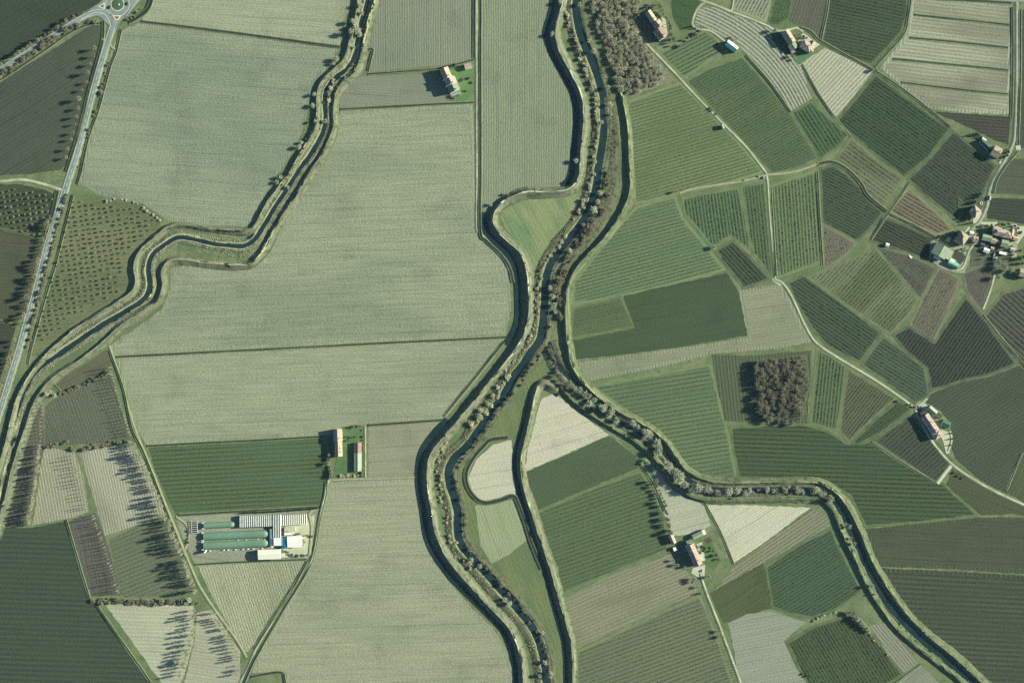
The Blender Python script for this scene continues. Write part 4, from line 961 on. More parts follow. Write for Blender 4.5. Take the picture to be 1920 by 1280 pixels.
class MB:
    def __init__(s): s.v, s.f, s.m = [], [], []
    def box(s, x0, x1, y0, y1, z0, z1, mi=0):
        v, f = box_vf(x0, x1, y0, y1, z0, z1, len(s.v))
        s.v += v; s.f += f; s.m += [mi] * 6
    def quad(s, a, b, c, d, mi=0):
        n = len(s.v)
        s.v += [a, b, c, d]; s.f.append((n, n + 1, n + 2, n + 3)); s.m.append(mi)
    def poly(s, pts, mi=0):
        n = len(s.v)
        s.v += list(pts); s.f.append(tuple(range(n, n + len(pts)))); s.m.append(mi)
    def slab(s, a, b, c, d, th, mi=0):
        """A thick sheet whose upper face is a b c d, anticlockwise from above."""
        n = len(s.v)
        s.v += [a, b, c, d] + [(p[0], p[1], p[2] - th) for p in (a, b, c, d)]
        s.f += [(n, n + 1, n + 2, n + 3), (n + 7, n + 6, n + 5, n + 4)] + [(n + i, n + 4 + i, n + 4 + (i + 1) % 4, n + (i + 1) % 4) for i in range(4)]
        s.m += [mi] * 6
    def build(s, name, mats, parent=None, fr=None, smooth=False):
        """fr = (origin, ridge direction): local x runs along the ridge."""
        v = s.v
        if fr:
            (ox, oy), (dx, dy) = fr
            v = [(ox + x * dx - y * dy, oy + x * dy + y * dx, z) for x, y, z in v]
        o = mesh_obj(name, v, s.f, mats, parent, s.m, smooth)
        uv = o.data.uv_layers.new(name="UVMap")
        for pl in o.data.polygons:
            for li in pl.loop_indices:
                x, y, z = s.v[o.data.loops[li].vertex_index]
                uv.data[li].uv = (x, y + z)
        return o


_win = {}
def window_mesh(w, h):
    k = (round(w, 1), round(h, 1))
    if k not in _win:
        m = MB()
        m.box(-w / 2, w / 2, -.03, .05, 0, h, 0)
        m.box(-w / 2 + .1, w / 2 - .1, .05, .07, .1, h - .1, 1)
        o = m.build("window", [FRAMEM, GLASS])
        _win[k] = o.data
        bpy.data.objects.remove(o)
    return _win[k]


def add_windows(wall, fr, L, W, hw, rows=1, maxn=5, door=True, sides=(1, -1)):
    (ox, oy), (dx, dy) = fr
    n = max(1, min(maxn, int(L / 3.6)))
    for s in sides:
        for r in range(rows):
            for i in range(n):
                x = -L / 2 + L * (i + .5) / n
                isdoor = door and r == 0 and i == n // 2 and s == 1
                wd, hh, z0 = (1.3, 2.2, .42) if isdoor else (1.1, 1.4, 1.1 + r * 3.0)
                if z0 + hh > hw - .1: continue
                y = s * (W / 2 + .03)
                o = bpy.data.objects.new("door" if isdoor else "window", window_mesh(wd, hh))
                COL.objects.link(o)
                o.parent = wall
                o.location = (ox + x * dx - y * dy, oy + x * dy + y * dx, z0)
                o.rotation_euler[2] = math.atan2(dy, dx) + (0 if s == 1 else math.pi)


def frame_of(cx, cy, d, h, root):
    x, y = P(cx, cy, h)
    l = math.hypot(*d)
    return (x - root[0], y - root[1]), (d[0] / l, -d[1] / l)


def gable_wing(e, root, cx, cy, L, W, d, hw, hr, roof, wall, win=2, chim=1, off=0.0, label=None, over=.45, door=True):
    """L along the ridge, W across, in photo pixels; off moves the ridge towards the wing's own left."""
    fr = frame_of(cx, cy, d, hw + hr * .5, root)
    L *= S; W *= S
    l, w = L / 2, W / 2
    zr = hw + hr
    m = MB()
    for s in (1, -1):
        pts = [(s * l, -w, 0), (s * l, w, 0), (s * l, w, hw), (s * l, off, zr - .02), (s * l, -w, hw)]
        m.poly(pts if s == 1 else pts[::-1])
    m.quad((-l, -w, 0), (l, -w, 0), (l, -w, hw), (-l, -w, hw))
    m.quad((l, w, 0), (-l, w, 0), (-l, w, hw), (l, w, hw))
    wl = m.build("wall", wall, e, fr)
    r = MB()
    g = .3
    for s in (1, -1):
        run = w - s * off
        k = hr / run
        ye, ze = s * (w + over), hw - over * k + .12
        a, b, c, dd = (-l - g, off, zr + .12), (l + g, off, zr + .12), (l + g, ye, ze), (-l - g, ye, ze)
        r.slab(*((a, dd, c, b) if s == -1 else (b, c, dd, a))[::1], .2)
    r.box(-l - g - .05, l + g + .05, off - .22, off + .22, zr - .05, zr + .24)
    rf = r.build("roof", roof, e, fr)
    # winding safety
    for i in range(chim):
        c = MB()
        x = l * (.55 - 1.1 * i)
        y = off + w * .35 * (1 if i % 2 == 0 else -1)
        zc = hw + hr * .6
        c.box(x - .4, x + .4, y - .35, y + .35, zc - .3, zr + .9)
        c.box(x - .52, x + .52, y - .47, y + .47, zr + .9, zr + 1.05)
        c.build("chimney", BRICKW, rf, fr)
    if win: add_windows(wl, fr, L, W, hw, win, door=door)
    if label: rf['label'] = label
    return wl, rf


def hip_wing(e, root, cx, cy, L, W, d, hw, hr, roof, wall, win=2, chim=1, over=.5):
    fr = frame_of(cx, cy, d, hw + hr * .4, root)
    L *= S; W *= S
    l, w = L / 2, W / 2
    m = MB()
    for a, b in (((-l, -w), (l, -w)), ((l, -w), (l, w)), ((l, w), (-l, w)), ((-l, w), (-l, -w))):
        m.quad((*a, 0), (*b, 0), (*b, hw), (*a, hw))
    wl = m.build("wall", wall, e, fr)
    r = MB()
    L2, W2 = l + over, w + over
    rl = max(.15, L2 - W2)
    z0, z1 = hw, hw + hr
    a, b, c, d4 = (-L2, -W2, z0), (L2, -W2, z0), (L2, W2, z0), (-L2, W2, z0)
    p, q = (-rl, 0, z1), (rl, 0, z1)
    r.poly([a, b, q, p]); r.poly([b, c, q]); r.poly([c, d4, p, q]); r.poly([d4, a, p])
    r.poly([d4, c, b, a])
    for s1, s2 in ((a, p), (b, q), (c, q), (d4, p), (p, q)):
        n = len(r.v)
        vx, vy = s2[0] - s1[0], s2[1] - s1[1]
        ll = math.hypot(vx, vy) or 1
        ox, oy = -vy / ll * .18, vx / ll * .18
        r.quad((s1[0] - ox, s1[1] - oy, s1[2] + .06), (s1[0] + ox, s1[1] + oy, s1[2] + .06), (s2[0] + ox, s2[1] + oy, s2[2] + .1), (s2[0] - ox, s2[1] - oy, s2[2] + .1))
    rf = r.build("roof", roof, e, fr)
    for i in range(chim):
        c_ = MB()
        x = rl * .6 + w * .3 * (1 if i == 0 else -1)
        y = w * .35 * (1 if i == 0 else -1)
        c_.box(x - .4, x + .4, y - .35, y + .35, hw, z1 + .6)
        c_.box(x - .5, x + .5, y - .45, y + .45, z1 + .6, z1 + .75)
        c_.build("chimney", BRICKW, rf, fr)
    if win: add_windows(wl, fr, L, W, hw, win, 3)
    return wl, rf


def flat_wing(e, root, cx, cy, L, W, d, h, roof, wall, win=0, lip=.25, slope=0.0, door=True):
    fr = frame_of(cx, cy, d, h, root)
    L *= S; W *= S
    l, w = L / 2, W / 2
    m = MB()
    m.box(-l, l, -w, w, 0, h - .1)
    wl = m.build("wall", wall, e, fr)
    r = MB()
    o = .25
    r.slab((-l - o, -w - o, h + .1 - slope), (l + o, -w - o, h + .1 - slope), (l + o, w + o, h + .1 + slope), (-l - o, w + o, h + .1 + slope), .18)
    if lip:
        for x0, x1, y0, y1 in ((-l - o, l + o, -w - o, -w - o + .2), (-l - o, l + o, w + o - .2, w + o), (-l - o, -l - o + .2, -w - o + .2, w + o - .2), (l + o - .2, l + o, -w - o + .2, w + o - .2)):
            zz = h + .102 + (slope * (1 if y0 > 0 else -1))
            r.box(x0, x1, y0, y1, zz - .05, zz + lip)
    rf = r.build("roof", roof, e, fr)
    if win: add_windows(wl, fr, L, W, h, win, 4, door=door)
    return wl, rf


def tunnel_wing(e, root, cx, cy, L, W, d, h, cover, endm, nrib=20, round_end=False, ribm=None):
    """A barrel-roofed tunnel; round_end closes the far end of d with a quarter dome."""
    fr = frame_of(cx, cy, d, h * .6, root)
    L *= S; W *= S
    l, w = L / 2, W / 2
    K = 12
    arc = [(-w * math.cos(math.pi * i / K), h * math.sin(math.pi * i / K) ** .8) for i in range(K + 1)]
    m = MB()
    st = []
    n = max(2, nrib)
    x1 = l - (w * 1.3 if round_end else 0)
    for i in range(n + 1): st.append((-l + (x1 + l) * i / n, 1.0))
    if round_end:
        for i in range(1, 7):
            a = math.pi / 2 * i / 6
            st.append((x1 + w * 1.3 * math.sin(a), max(.02, math.cos(a))))
    V = [(x, y * s, z * s) for x, s in st for y, z in arc]
    F = []
    for i in range(len(st) - 1):
        for k in range(K):
            a = i * (K + 1) + k
            F.append((a, a + K + 1, a + K + 2, a + 1)[::-1])
    m.v, m.f, m.m = V, F, [0] * len(F)
    m.build("cover", cover, e, fr, smooth=True)
    rb = MB()
    for x, s in st[:n + 1]:
        for k in range(K):
            (y0, z0), (y1, z1) = arc[k], arc[k + 1]
            q = 1.012
            rb.quad((x - .09, y0 * q, z0 * q + .03), (x + .09, y0 * q, z0 * q + .03), (x + .09, y1 * q, z1 * q + .03), (x - .09, y1 * q, z1 * q + .03))
    o = rb.build("hoops", ribm or METALM, e, fr)
    ends = [(-l - .02, 1)] + ([] if round_end else [(l + .02, -1)])
    for x, s in ends:
        q = MB()
        q.poly([(x, y, z) for y, z in (arc if s == 1 else arc[::-1])])
        q.box(min(x, x - s * .08), max(x, x - s * .08), -w * .3, w * .3, 0, h * .6, 1)
        q.build("end_wall", [endm, DARKM], e, fr)
    return fr


def building(name, cx, cy, label, cat, group=None):
    x, y = P(cx, cy)
    return tag(empty(name, (x, y, 0)), label, cat, group), (x, y)


# lone farmhouse beside the straight track
d = (.40, .917)
e, r = building("farmhouse", 845, 152, "long three-part farmhouse standing alone beside the straight farm track", "farmhouse")
gable_wing(e, r, 836, 137, 20, 15.5, d, 8.6, 2.2, TILEP, CREAMW, 2, 1)
gable_wing(e, r, 845, 152.6, 13, 20, d, 9.4, 2.9, PINK, WHITEW, 2, 1, label="pinkish tiled roof between white parapets")
gable_wing(e, r, 850.5, 165, 11.6, 19.5, d, 8.2, 2.6, GREYG, WHITEW, 2, 1, label="grey-green sheet roof at the white gable end")
for (px, py) in ((836.2, 147.4), (841.4, 159.2)):
    fr = frame_of(px + 3, py - 1.5, (d[1], -d[0]), 11.5, r)
    m = MB(); m.box(-6.6, 6.6, -.25, .25, 0, 9.5); m.poly([(-6.6, -.25, 9.5), (6.6, -.25, 9.5), (0, -.25, 12.7)]); m.poly([(6.6, .25, 9.5), (-6.6, .25, 9.5), (0, .25, 12.7)])
    m.quad((6.6, -.25, 9.5), (6.6, .25, 9.5), (0, .25, 12.7), (0, -.25, 12.7)); m.quad((-6.6, .25, 9.5), (-6.6, -.25, 9.5), (0, -.25, 12.7), (0, .25, 12.7))
    m.build("parapet", WHITEW, e, fr)
e, r = building("barn", 877.5, 125, "small pink-roofed outbuilding by the straight farm track", "outbuilding")
gable_wing(e, r, 877.5, 124.5, 12, 10, (.97, -.2), 4.2, 1.2, PINK, WHITEW, 1, 0)
e, r = building("pergola", 854, 177, "white slatted pergola beside the lone farmhouse", "pergola")
fr = frame_of(854, 177, (.95, -.28), 2.6, r)
m = MB()
for i in range(9): m.box(-5.6 + i * 1.4, -5.0 + i * 1.4, -1.6, 1.6, 2.5, 2.7)
m.build("slats", METALM, e, fr)
for x in (-5.2, 0, 5.2):
    for y in (-1.3, 1.3):
        m = MB(); m.box(x - .1, x + .1, y - .1, y + .1, 0, 2.5); m.build("post", METALM, e, fr)

# red-roofed house in the walled garden
d = (.56, .83)
e, r = building("farmhouse", 1234, 56, "stepped red-roofed house in a dark garden beside the poplar wood", "farmhouse")
gable_wing(e, r, 1221, 30.5, 22, 11, d, 6.4, 1.9, TILEP, CREAMW, 2, 1)
gable_wing(e, r, 1233.5, 45, 12, 15, d, 7.0, 2.2, TILE, CREAMW, 2, 1)
gable_wing(e, r, 1239, 62, 20, 17, d, 8.0, 2.2, REDT, WHITEW, 2, 2, label="broad red tiled roof")

# teal barn
e, r = building("barn", 1372, 86.5, "barn with a teal metal roof at the edge of the curving rows", "barn")
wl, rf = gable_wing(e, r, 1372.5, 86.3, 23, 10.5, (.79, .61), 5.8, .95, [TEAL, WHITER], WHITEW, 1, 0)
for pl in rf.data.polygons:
    if pl.index < 6: pl.material_index = 1  # sunlit slope of the teal roof: the sun's glare put in as white
# hut by the white track
e, r = building("hut", 1354, 238, "tiny dark hut between the white track and vine rows", "hut")
gable_wing(e, r, 1354.5, 238, 7, 5.5, (.35, .93), 3.6, 1.0, GREYG, WOODM, 1, 0)

# villa group at the top
d = (.53, .85)
e, r = building("farmhouse", 1480, 68, "long pale-roofed house between dark garden and pink villa", "farmhouse")
gable_wing(e, r, 1479.5, 68.5, 25, 13, d, 8.0, 2.0, TILEP, CREAMW, 2, 1)
e, r = building("shed", 1488, 87, "small grey-green roofed shed below the long pale-roofed house", "shed")
gable_wing(e, r, 1487.6, 87, 11, 14, d, 5.0, 1.4, GREYG, WHITEW, 1, 0)
e, r = building("shed", 1487.5, 97, "low rust-red roofed lean-to at the grey-green shed", "shed")
flat_wing(e, r, 1488, 96.8, 9, 4.5, (.9, -.44), 3.0, REDT, CREAMW, 0)
e, r = building("villa", 1515, 87, "large pink-roofed villa of many gables beside the cream striped plot", "villa")
hip_wing(e, r, 1513, 86, 20, 15, (.85, .52), 7.0, 2.4, PINK, CREAMW, 2, 2)
gable_wing(e, r, 1522, 84, 14, 9, (.5, -.86), 6.2, 1.8, PINK, CREAMW, 2, 0)
gable_wing(e, r, 1519, 92, 12, 8, (.52, .85), 5.8, 1.6, TILE, CREAMW, 1, 0)
gable_wing(e, r, 1507, 80.5, 9, 7, (.52, .85), 5.6, 1.6, TILE, CREAMW, 1, 0)

# tan-roofed house at the straight road
e, r = building("house", 1869, 284.5, "square tan-roofed house beside the straight grey road", "house")
gable_wing(e, r, 1869.5, 284.5, 15, 19, (.85, .52), 7.2, 2.2, TANR, CREAMW, 2, 1)
e, r = building("shed", 1848, 271, "long dark grey shed behind the tan-roofed house", "shed")
gable_wing(e, r, 1848.5, 271, 21, 8, (.72, .69), 4.4, 1.2, SLATE, WHITEW, 1, 0)
e, r = building("shed", 1846, 261.5, "small white-roofed shed at the end of the dark grey shed", "shed")
flat_wing(e, r, 1846, 261.5, 8, 4, (.8, .6), 2.8, WHITER, WHITEW, 0)
e, r = building("shed", 1857, 276, "tiny white box shed between dark grey shed and tan roof", "shed")
flat_wing(e, r, 1857.2, 275.8, 4.5, 4, (.72, .69), 3.2, WHITER, WHITEW, 0)

# village
e, r = building("house", 1829, 397, "hipped orange-roofed house in the bend of the village road", "house")
hip_wing(e, r, 1829.5, 396, 16, 15, (.72, .69), 7.0, 3.2, TILE, CREAMW, 2, 1)
gable_wing(e, r, 1827, 403, 9, 8, (.45, .9), 5.6, 1.8, TILE, CREAMW, 1, 0)
e, r = building("well_ring", 1840, 381, "round white basin in the garden above the orange house", "basin")
fr = frame_of(1840, 381, (1, 0), .6, r)
m = MB()
n = 20
for i in range(n):
    a, b = 2 * math.pi * i / n, 2 * math.pi * (i + 1) / n
    for r0, r1, z0, z1 in ((1.9, 1.9, 0, .9), (1.9, 1.2, .9, .9), (1.2, 1.2, .9, .3)):
        m.quad((r0 * math.cos(a), r0 * math.sin(a), z0), (r0 * math.cos(b), r0 * math.sin(b), z0), (r1 * math.cos(b), r1 * math.sin(b), z1), (r1 * math.cos(a), r1 * math.sin(a), z1))
m.build("rim", WHITEW, e, fr)
m = MB(); m.poly([(1.25 * math.cos(2 * math.pi * i / n), 1.25 * math.sin(2 * math.pi * i / n), .5) for i in range(n)]); m.build("water_surface", WATER, e, fr)
e, r = building("barn", 1766, 470, "big grey-roofed village barn with a pale sunlit slope", "barn")
gable_wing(e, r, 1764.5, 470, 21.5, 27, (-.48, .87), 5.4, 2.6, GREYG, CREAMW, 1, 0)
flat_wing(e, r, 1780, 478, 17, 6.5, (-.48, .87), 3.6, GREYP, CREAMW, 0, lip=0)
flat_wing(e, r, 1757.5, 483.5, 13, 5, (.92, .4), 3.4, WHITER, CREAMW, 0, lip=0)
e, r = building("house", 1802, 447, "tall hipped grey-roofed house between barn and village lane", "house")
hip_wing(e, r, 1805, 446.5, 20, 17, (.55, -.83), 8.2, 3.6, TANR, CREAMW, 2, 1)
e, r = building("shed", 1779, 448, "small dark shed in the shade behind the hipped grey house", "shed")
gable_wing(e, r, 1779, 448.5, 7, 5.5, (.5, -.87), 3.2, 1.0, GREYP, WHITEW, 1, 0)
e, r = building("house", 1830, 449, "small orange-roofed house east of the hipped grey house", "house")
gable_wing(e, r, 1830, 448.5, 8.5, 10, (.97, .18), 5.2, 1.6, TILE, CREAMW, 1, 1)
e, r = building("tunnel_shed", 1787, 495.5, "green barrel-roofed tunnel shed below the village barn", "shed")
GREENC = simple("green_tunnel_cover", (92, 190, 148), (84, 178, 140), .2, .12, rough=.5, spec=.3)
tunnel_wing(e, r, 1787, 495.5, 20, 10.5, (.9, .43), 4.6, GREENC, GREENC, 10)
e, r = building("shed", 1786.5, 489.5, "pale flat shed set against the green tunnel shed", "shed")
flat_wing(e, r, 1786.5, 488.6, 10, 6, (.9, .43), 3.4, WHITER, CREAMW, 0)
e, r = building("villa", 1880, 436, "long orange-tiled villa at the heart of the village", "villa")
hip_wing(e, r, 1881, 437, 34, 13, (.97, .23), 6.4, 2.4, TILE, CREAMW, 2, 2)
gable_wing(e, r, 1870, 430.5, 14, 9, (.97, .23), 6.0, 1.8, TILE, CREAMW, 2, 0)
gable_wing(e, r, 1897.5, 436, 13, 7.5, (-.15, .98), 6.2, 1.6, TILE, CREAMW, 2, 0)
e, r = building("pool", 1888, 431, "small teal pool beside the long orange villa", "pool")
fr = frame_of(1888.5, 430.2, (.97, .2), .4, r)
m = MB(); m.box(-3.6, 3.6, -1.6, 1.6, .3, .6); m.build("rim", CONC, e, fr)
m = MB(); m.box(-3.2, 3.2, -1.25, 1.25, .5, .64); m.build("water_surface", simple("pool_water", (70, 160, 150), None, .3, .1, rough=.1, spec=.5), e, fr)
d = (.97, .2)
e, r = building("barn", 1851, 446, "pale green roofed farm building west of the village row", "barn")
gable_wing(e, r, 1851.5, 446, 17, 10.5, d, 4.8, 1.5, GREYG, CREAMW, 1, 0)
e, r = building("shed", 1863, 451, "narrow yellowish shed joining two village roofs", "shed")
gable_wing(e, r, 1863.5, 451.5, 7.5, 9, d, 4.2, 1.2, TANR, CREAMW, 1, 0)
e, r = building("shed", 1873, 453, "low cream flat-roofed shed in the village row", "shed")
flat_wing(e, r, 1873, 453, 11, 5, d, 3.2, TANR, CREAMW, 0, lip=0)
e, r = building("barn", 1884, 457, "square pale green roofed building ending the village row", "barn")
gable_wing(e, r, 1884.5, 456.5, 12, 12.5, d, 4.8, 1.6, GREYG, CREAMW, 1, 0)
e, r = building("shed", 1881, 475, "long white-roofed shed below the village row", "shed")
flat_wing(e, r, 1881, 474.5, 14, 4.6, d, 3.0, WHITER, WHITEW, 0)
e, r = building("shed", 1850, 470, "white-roofed garden shed standing free among the village plots", "shed")
gable_wing(e, r, 1850, 469.5, 10.5, 7, (.93, .36), 2.8, .9, WHITER, WHITEW, 1, 0)
e, r = building("house", 1916, 512, "yellowish roof corner of a house at the east edge", "house")
gable_wing(e, r, 1921, 512, 16, 14, (.97, .2), 6, 1.8, TANR, CREAMW, 2, 0)
e, r = building("hut", 1663, 459.5, "small white hut alone in the dark vineyard", "hut")
gable_wing(e, r, 1664, 459.2, 6, 5.5, (.95, .3), 3.0, .9, WHITER, STONEW, 1, 0)

for cx, cy, L, W, h, rm, lab in (
    (1899, 468, 8, 6, 3.0, GREYP, "small pale shed on the court at the end of the village row"),
    (1843, 459, 7, 5, 2.8, SLATE, "small dark shed below the pale green village barn"),
    (1861, 466, 6, 5, 2.6, TILE, "tiny tile-roofed hut in the village gardens"),
    (1905, 447, 9, 7, 3.4, TILEP, "pale tile-roofed outbuilding by the white village court"),
    (1822, 437, 6, 5, 2.8, WHITER, "small white-roofed shed at the end of the village road"),
    (1866, 484, 7, 5, 2.6, GREYG, "grey-green shed lowest in the village gardens")):
    e, r = building("shed", cx, cy, lab, "shed")
    gable_wing(e, r, cx, cy, L, W, (.95, .25), h, .9, rm, STONEW, 1, 0)

# lane farm
d = (.55, .83)
e, r = building("farmhouse", 1746, 797, "long orange-tiled farmhouse beside the white lane", "farmhouse")
gable_wing(e, r, 1740, 787, 20, 15, d, 6.2, 1.9, TILE, CREAMW, 2, 1)
gable_wing(e, r, 1750.5, 802.5, 17, 15.5, d, 6.6, 2.0, TILE, CREAMW, 2, 1)
hip_wing(e, r, 1758, 815, 12, 15.5, d, 6.9, 2.2, TILE, CREAMW, 2, 1)
e, r = building("shed", 1731.5, 775, "low brown-roofed shed ending the lane farmhouse", "shed")
gable_wing(e, r, 1731.8, 775.2, 9.5, 6.5, (.87, -.5), 3.8, 1.0, BROWNR, STONEW, 1, 0)
e, r = building("shed", 1750, 770, "pale long shed behind the orange lane farmhouse", "shed")
gable_wing(e, r, 1749, 769.5, 17, 9, (.74, .67), 4.6, 1.3, GREYP, WHITEW, 1, 0)
flat_wing(e, r, 1760.5, 779, 10, 8, (.74, .67), 3.0, SLATE, WHITEW, 0)
e, r = building("barn", 1775, 794, "dark green roofed barn by the dark ploughed field", "barn")
gable_wing(e, r, 1774.5, 794.5, 13, 12.5, (.87, .5), 5.0, 1.5, roofmat("dark_green_sheets", (84, 122, 100), (74, 110, 90), 1.0), WHITEW, 1, 0)
BLUEM = simple("blue_tarpaulin", (44, 92, 146), (36, 80, 132), .8, .2, rough=.5)
e, r = building("covered_heap", 1725, 766, "bright blue tarpaulin over a heap at the lane farm", "heap")
fr = frame_of(1725.5, 765.8, (.75, -.66), .8, r)
m = MB()
for i in range(6):
    for j in range(4):
        def hz(a, b): return .15 + 1.5 * math.sin(math.pi * a / 6) ** .6 * math.sin(math.pi * b / 4) ** .6 + .12 * math.sin(a * 5 + b * 3)
        m.quad(*[(-2.6 + 5.2 * a / 6, -1.7 + 3.4 * b / 4, hz(a, b)) for a, b in ((i, j), (i + 1, j), (i + 1, j + 1), (i, j + 1))])
m.build("tarpaulin", BLUEM, e, fr)

# courtyard farm
d = (.40, .917)
e, r = building("farmhouse", 1301, 1040, "long orange-tiled farmhouse at the head of the white drive", "farmhouse")
gable_wing(e, r, 1301.8, 1040.5, 41, 15.5, d, 7.8, 2.1, TILE, WHITEW, 2, 2)
e, r = building("barn", 1261, 1010, "narrow red-roofed outbuilding beside the garden trees", "outbuilding")
gable_wing(e, r, 1260.5, 1010.5, 17, 9, d, 5.0, 1.5, PINK, CREAMW, 1, 0)
e, r = building("shed", 1309, 1002, "long grey sheet-roofed shed under the pale grass plot", "shed")
gable_wing(e, r, 1308, 1003, 19, 8, (.9, -.43), 4.0, 1.0, GREYG, CREAMW, 1, 0)
e, r = building("shed", 1320, 997, "white flat-roofed shed ending the grey sheet-roofed shed", "shed")
flat_wing(e, r, 1320.5, 997, 6, 9, (.9, -.43), 3.6, WHITER, WHITEW, 0)
e, r = building("shed", 1292, 1017, "small grey-green roofed annex at the farmhouse end", "shed")
gable_wing(e, r, 1292.5, 1016.5, 9, 8, (.9, -.43), 4.6, 1.1, GREYG, CREAMW, 1, 0)
e, r = building("shed", 1266, 1028.5, "small white shed in the dark courtyard garden", "shed")
flat_wing(e, r, 1266, 1028.5, 6.5, 6, (.9, -.3), 3.2, WHITER, WHITEW, 0)
e, r = building("shed", 1284.5, 1030, "teal-roofed shed in the shade of the farmhouse", "shed")
flat_wing(e, r, 1284.5, 1030, 7, 6, (.97, -.2), 2.8, TEAL, STONEW, 0)

# walled farmyard
e, r = building("farmhouse", 633, 830, "old pink-tiled farmhouse with holes in its roof by the striped field", "farmhouse")
gable_wing(e, r, 632.8, 815.5, 22, 15, (.03, 1), 7.6, 2.2, PINK, CREAMW, 2, 1)
wl, rf = gable_wing(e, r, 634.2, 841, 28, 13, (.03, 1), 6.8, 2.0, TILEP, STONEW, 2, 0, label="pale tiled roof with dark holes")
fr = frame_of(634.2, 841, (.03, 1), 7.8, r)
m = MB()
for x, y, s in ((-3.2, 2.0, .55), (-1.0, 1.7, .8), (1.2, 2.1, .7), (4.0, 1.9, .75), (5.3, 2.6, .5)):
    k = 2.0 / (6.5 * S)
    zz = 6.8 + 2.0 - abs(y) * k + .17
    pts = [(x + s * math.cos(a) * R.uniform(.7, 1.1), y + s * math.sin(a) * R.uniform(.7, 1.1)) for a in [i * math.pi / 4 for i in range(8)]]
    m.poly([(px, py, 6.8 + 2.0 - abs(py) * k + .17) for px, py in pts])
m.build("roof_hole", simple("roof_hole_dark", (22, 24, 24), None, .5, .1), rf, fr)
e, r = building("barn", 671, 856, "long barn of red and glassy grey roof sections in the farmyard", "barn")
gable_wing(e, r, 671, 839, 18.5, 12.5, (0, 1), 4.0, 1.4, REDT, BRICKW, 1, 0, label="red tiled roof section")
gable_wing(e, r, 670.8, 865.5, 34, 13, (0, 1), 3.8, 1.3, GREYP, STONEW, 1, 0, label="pale grey panelled roof section")

# greenhouses
COVER = simple("green_greenhouse_film", (122, 152, 122), (106, 140, 114), .08, .15, rough=.5, spec=.3)
COVERE = simple("white_greenhouse_end", (216, 220, 200), None, .3, .15)
d = (1, -.045)
for cx, cy, L, W, nr, lab in ((411.5, 984, 58, 11.5, 26, "short green film tunnel nearest the glass roofs"), (443, 1003, 122, 15, 56, "long green film tunnel, middle one of three"), (443, 1020.3, 122, 15, 56, "long green film tunnel nearest the pale barn roof")):
    e, r = building("greenhouse_tunnel", cx, cy, lab, "greenhouse", "green film tunnels of the nursery")
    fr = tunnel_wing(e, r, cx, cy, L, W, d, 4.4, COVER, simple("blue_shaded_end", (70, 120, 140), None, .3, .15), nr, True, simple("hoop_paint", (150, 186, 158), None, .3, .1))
    Lm, Wm = L * S / 2, W * S / 2
    m = MB()
    m.box(-Lm - 2.4, -Lm - .3, -Wm - .2, -Wm + .9, 0, 3.2)
    m.box(-Lm - 2.4, -Lm - .3, Wm - .9, Wm + .2, 0, 3.2)
    m.box(-Lm - 3.0, -Lm - 2.4, -Wm, -Wm + 1.4, 0, 2.4)
    m.box(-Lm - 3.0, -Lm - 2.4, Wm - 1.4, Wm, 0, 2.4)
    m.build("fan_house", COVERE, e, fr)
STRIPA = roofmat("sunlit_glazing_slope", (204, 212, 200), None, 1.0, .5, .3)  # glazing of the east slopes, sunlight put into the colour
STRIPB = roofmat("shaded_glazing_slope", (74, 94, 94), None, 1.0, .4, .4)  # same glazing on the west slopes, shade put into the colour


def multispan(label, x0, x1, yl0, yl1, yr0, yr1, n, h, skip=False):
    """Ridge-and-furrow glasshouse between photo columns x0..x1; spans run up and down the photo."""
    cx, cy = (x0 + x1) / 2, (yl0 + yl1 + yr0 + yr1) / 4
    e, r = building("glasshouse", cx, cy, label, "greenhouse")
    def loc(px, py, z):
        x, y = P(px, py, h)
        return (x - r[0], y - r[1], z)
    m = MB()
    wl = MB()
    tops = [[], []]
    for i in range(n):
        a, b = i / n, (i + 1) / n
        mid = a + (b - a) * .58
        def row(s, z): return loc(x0 + (x1 - x0) * s, yl0 + (yr0 - yl0) * s, z), loc(x0 + (x1 - x0) * s, yl1 + (yr1 - yl1) * s, z)
        (pa, qa), (pm, qm), (pb, qb) = row(a, h), row(mid, h + .95), row(b, h)
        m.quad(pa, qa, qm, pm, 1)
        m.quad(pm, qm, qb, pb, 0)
        m.poly([pa, pm, pb], 0); m.poly([qb, qm, qa], 0)
        gz = .06
        m.quad((pm[0] - .12, pm[1], pm[2] + gz), (qm[0] - .12, qm[1], qm[2] + gz), (qm[0] + .12, qm[1], qm[2] + gz), (pm[0] + .12, pm[1], pm[2] + gz), 0)
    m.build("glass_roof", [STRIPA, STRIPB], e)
    c = [loc(x0, yl0, 0), loc(x0, yl1, 0), loc(x1, yr1, 0), loc(x1, yr0, 0)]
    for i in range(4):
        a, b = c[i], c[(i + 1) % 4]
        wl.quad(a, b, (b[0], b[1], h), (a[0], a[1], h))
    wl.build("glass_wall", simple("greenhouse_wall_glass", (150, 166, 156), None, .5, .2, rough=.4, spec=.4), e)


multispan("wide white-striped glasshouse in the nursery row", 448, 511, 966.6, 988.2, 965.4, 986, 18, 4.0)
multispan("tall striped glasshouse reaching down towards the white roofs", 511, 526.6, 965, 1007.6, 964.4, 1006.8, 5, 4.4)
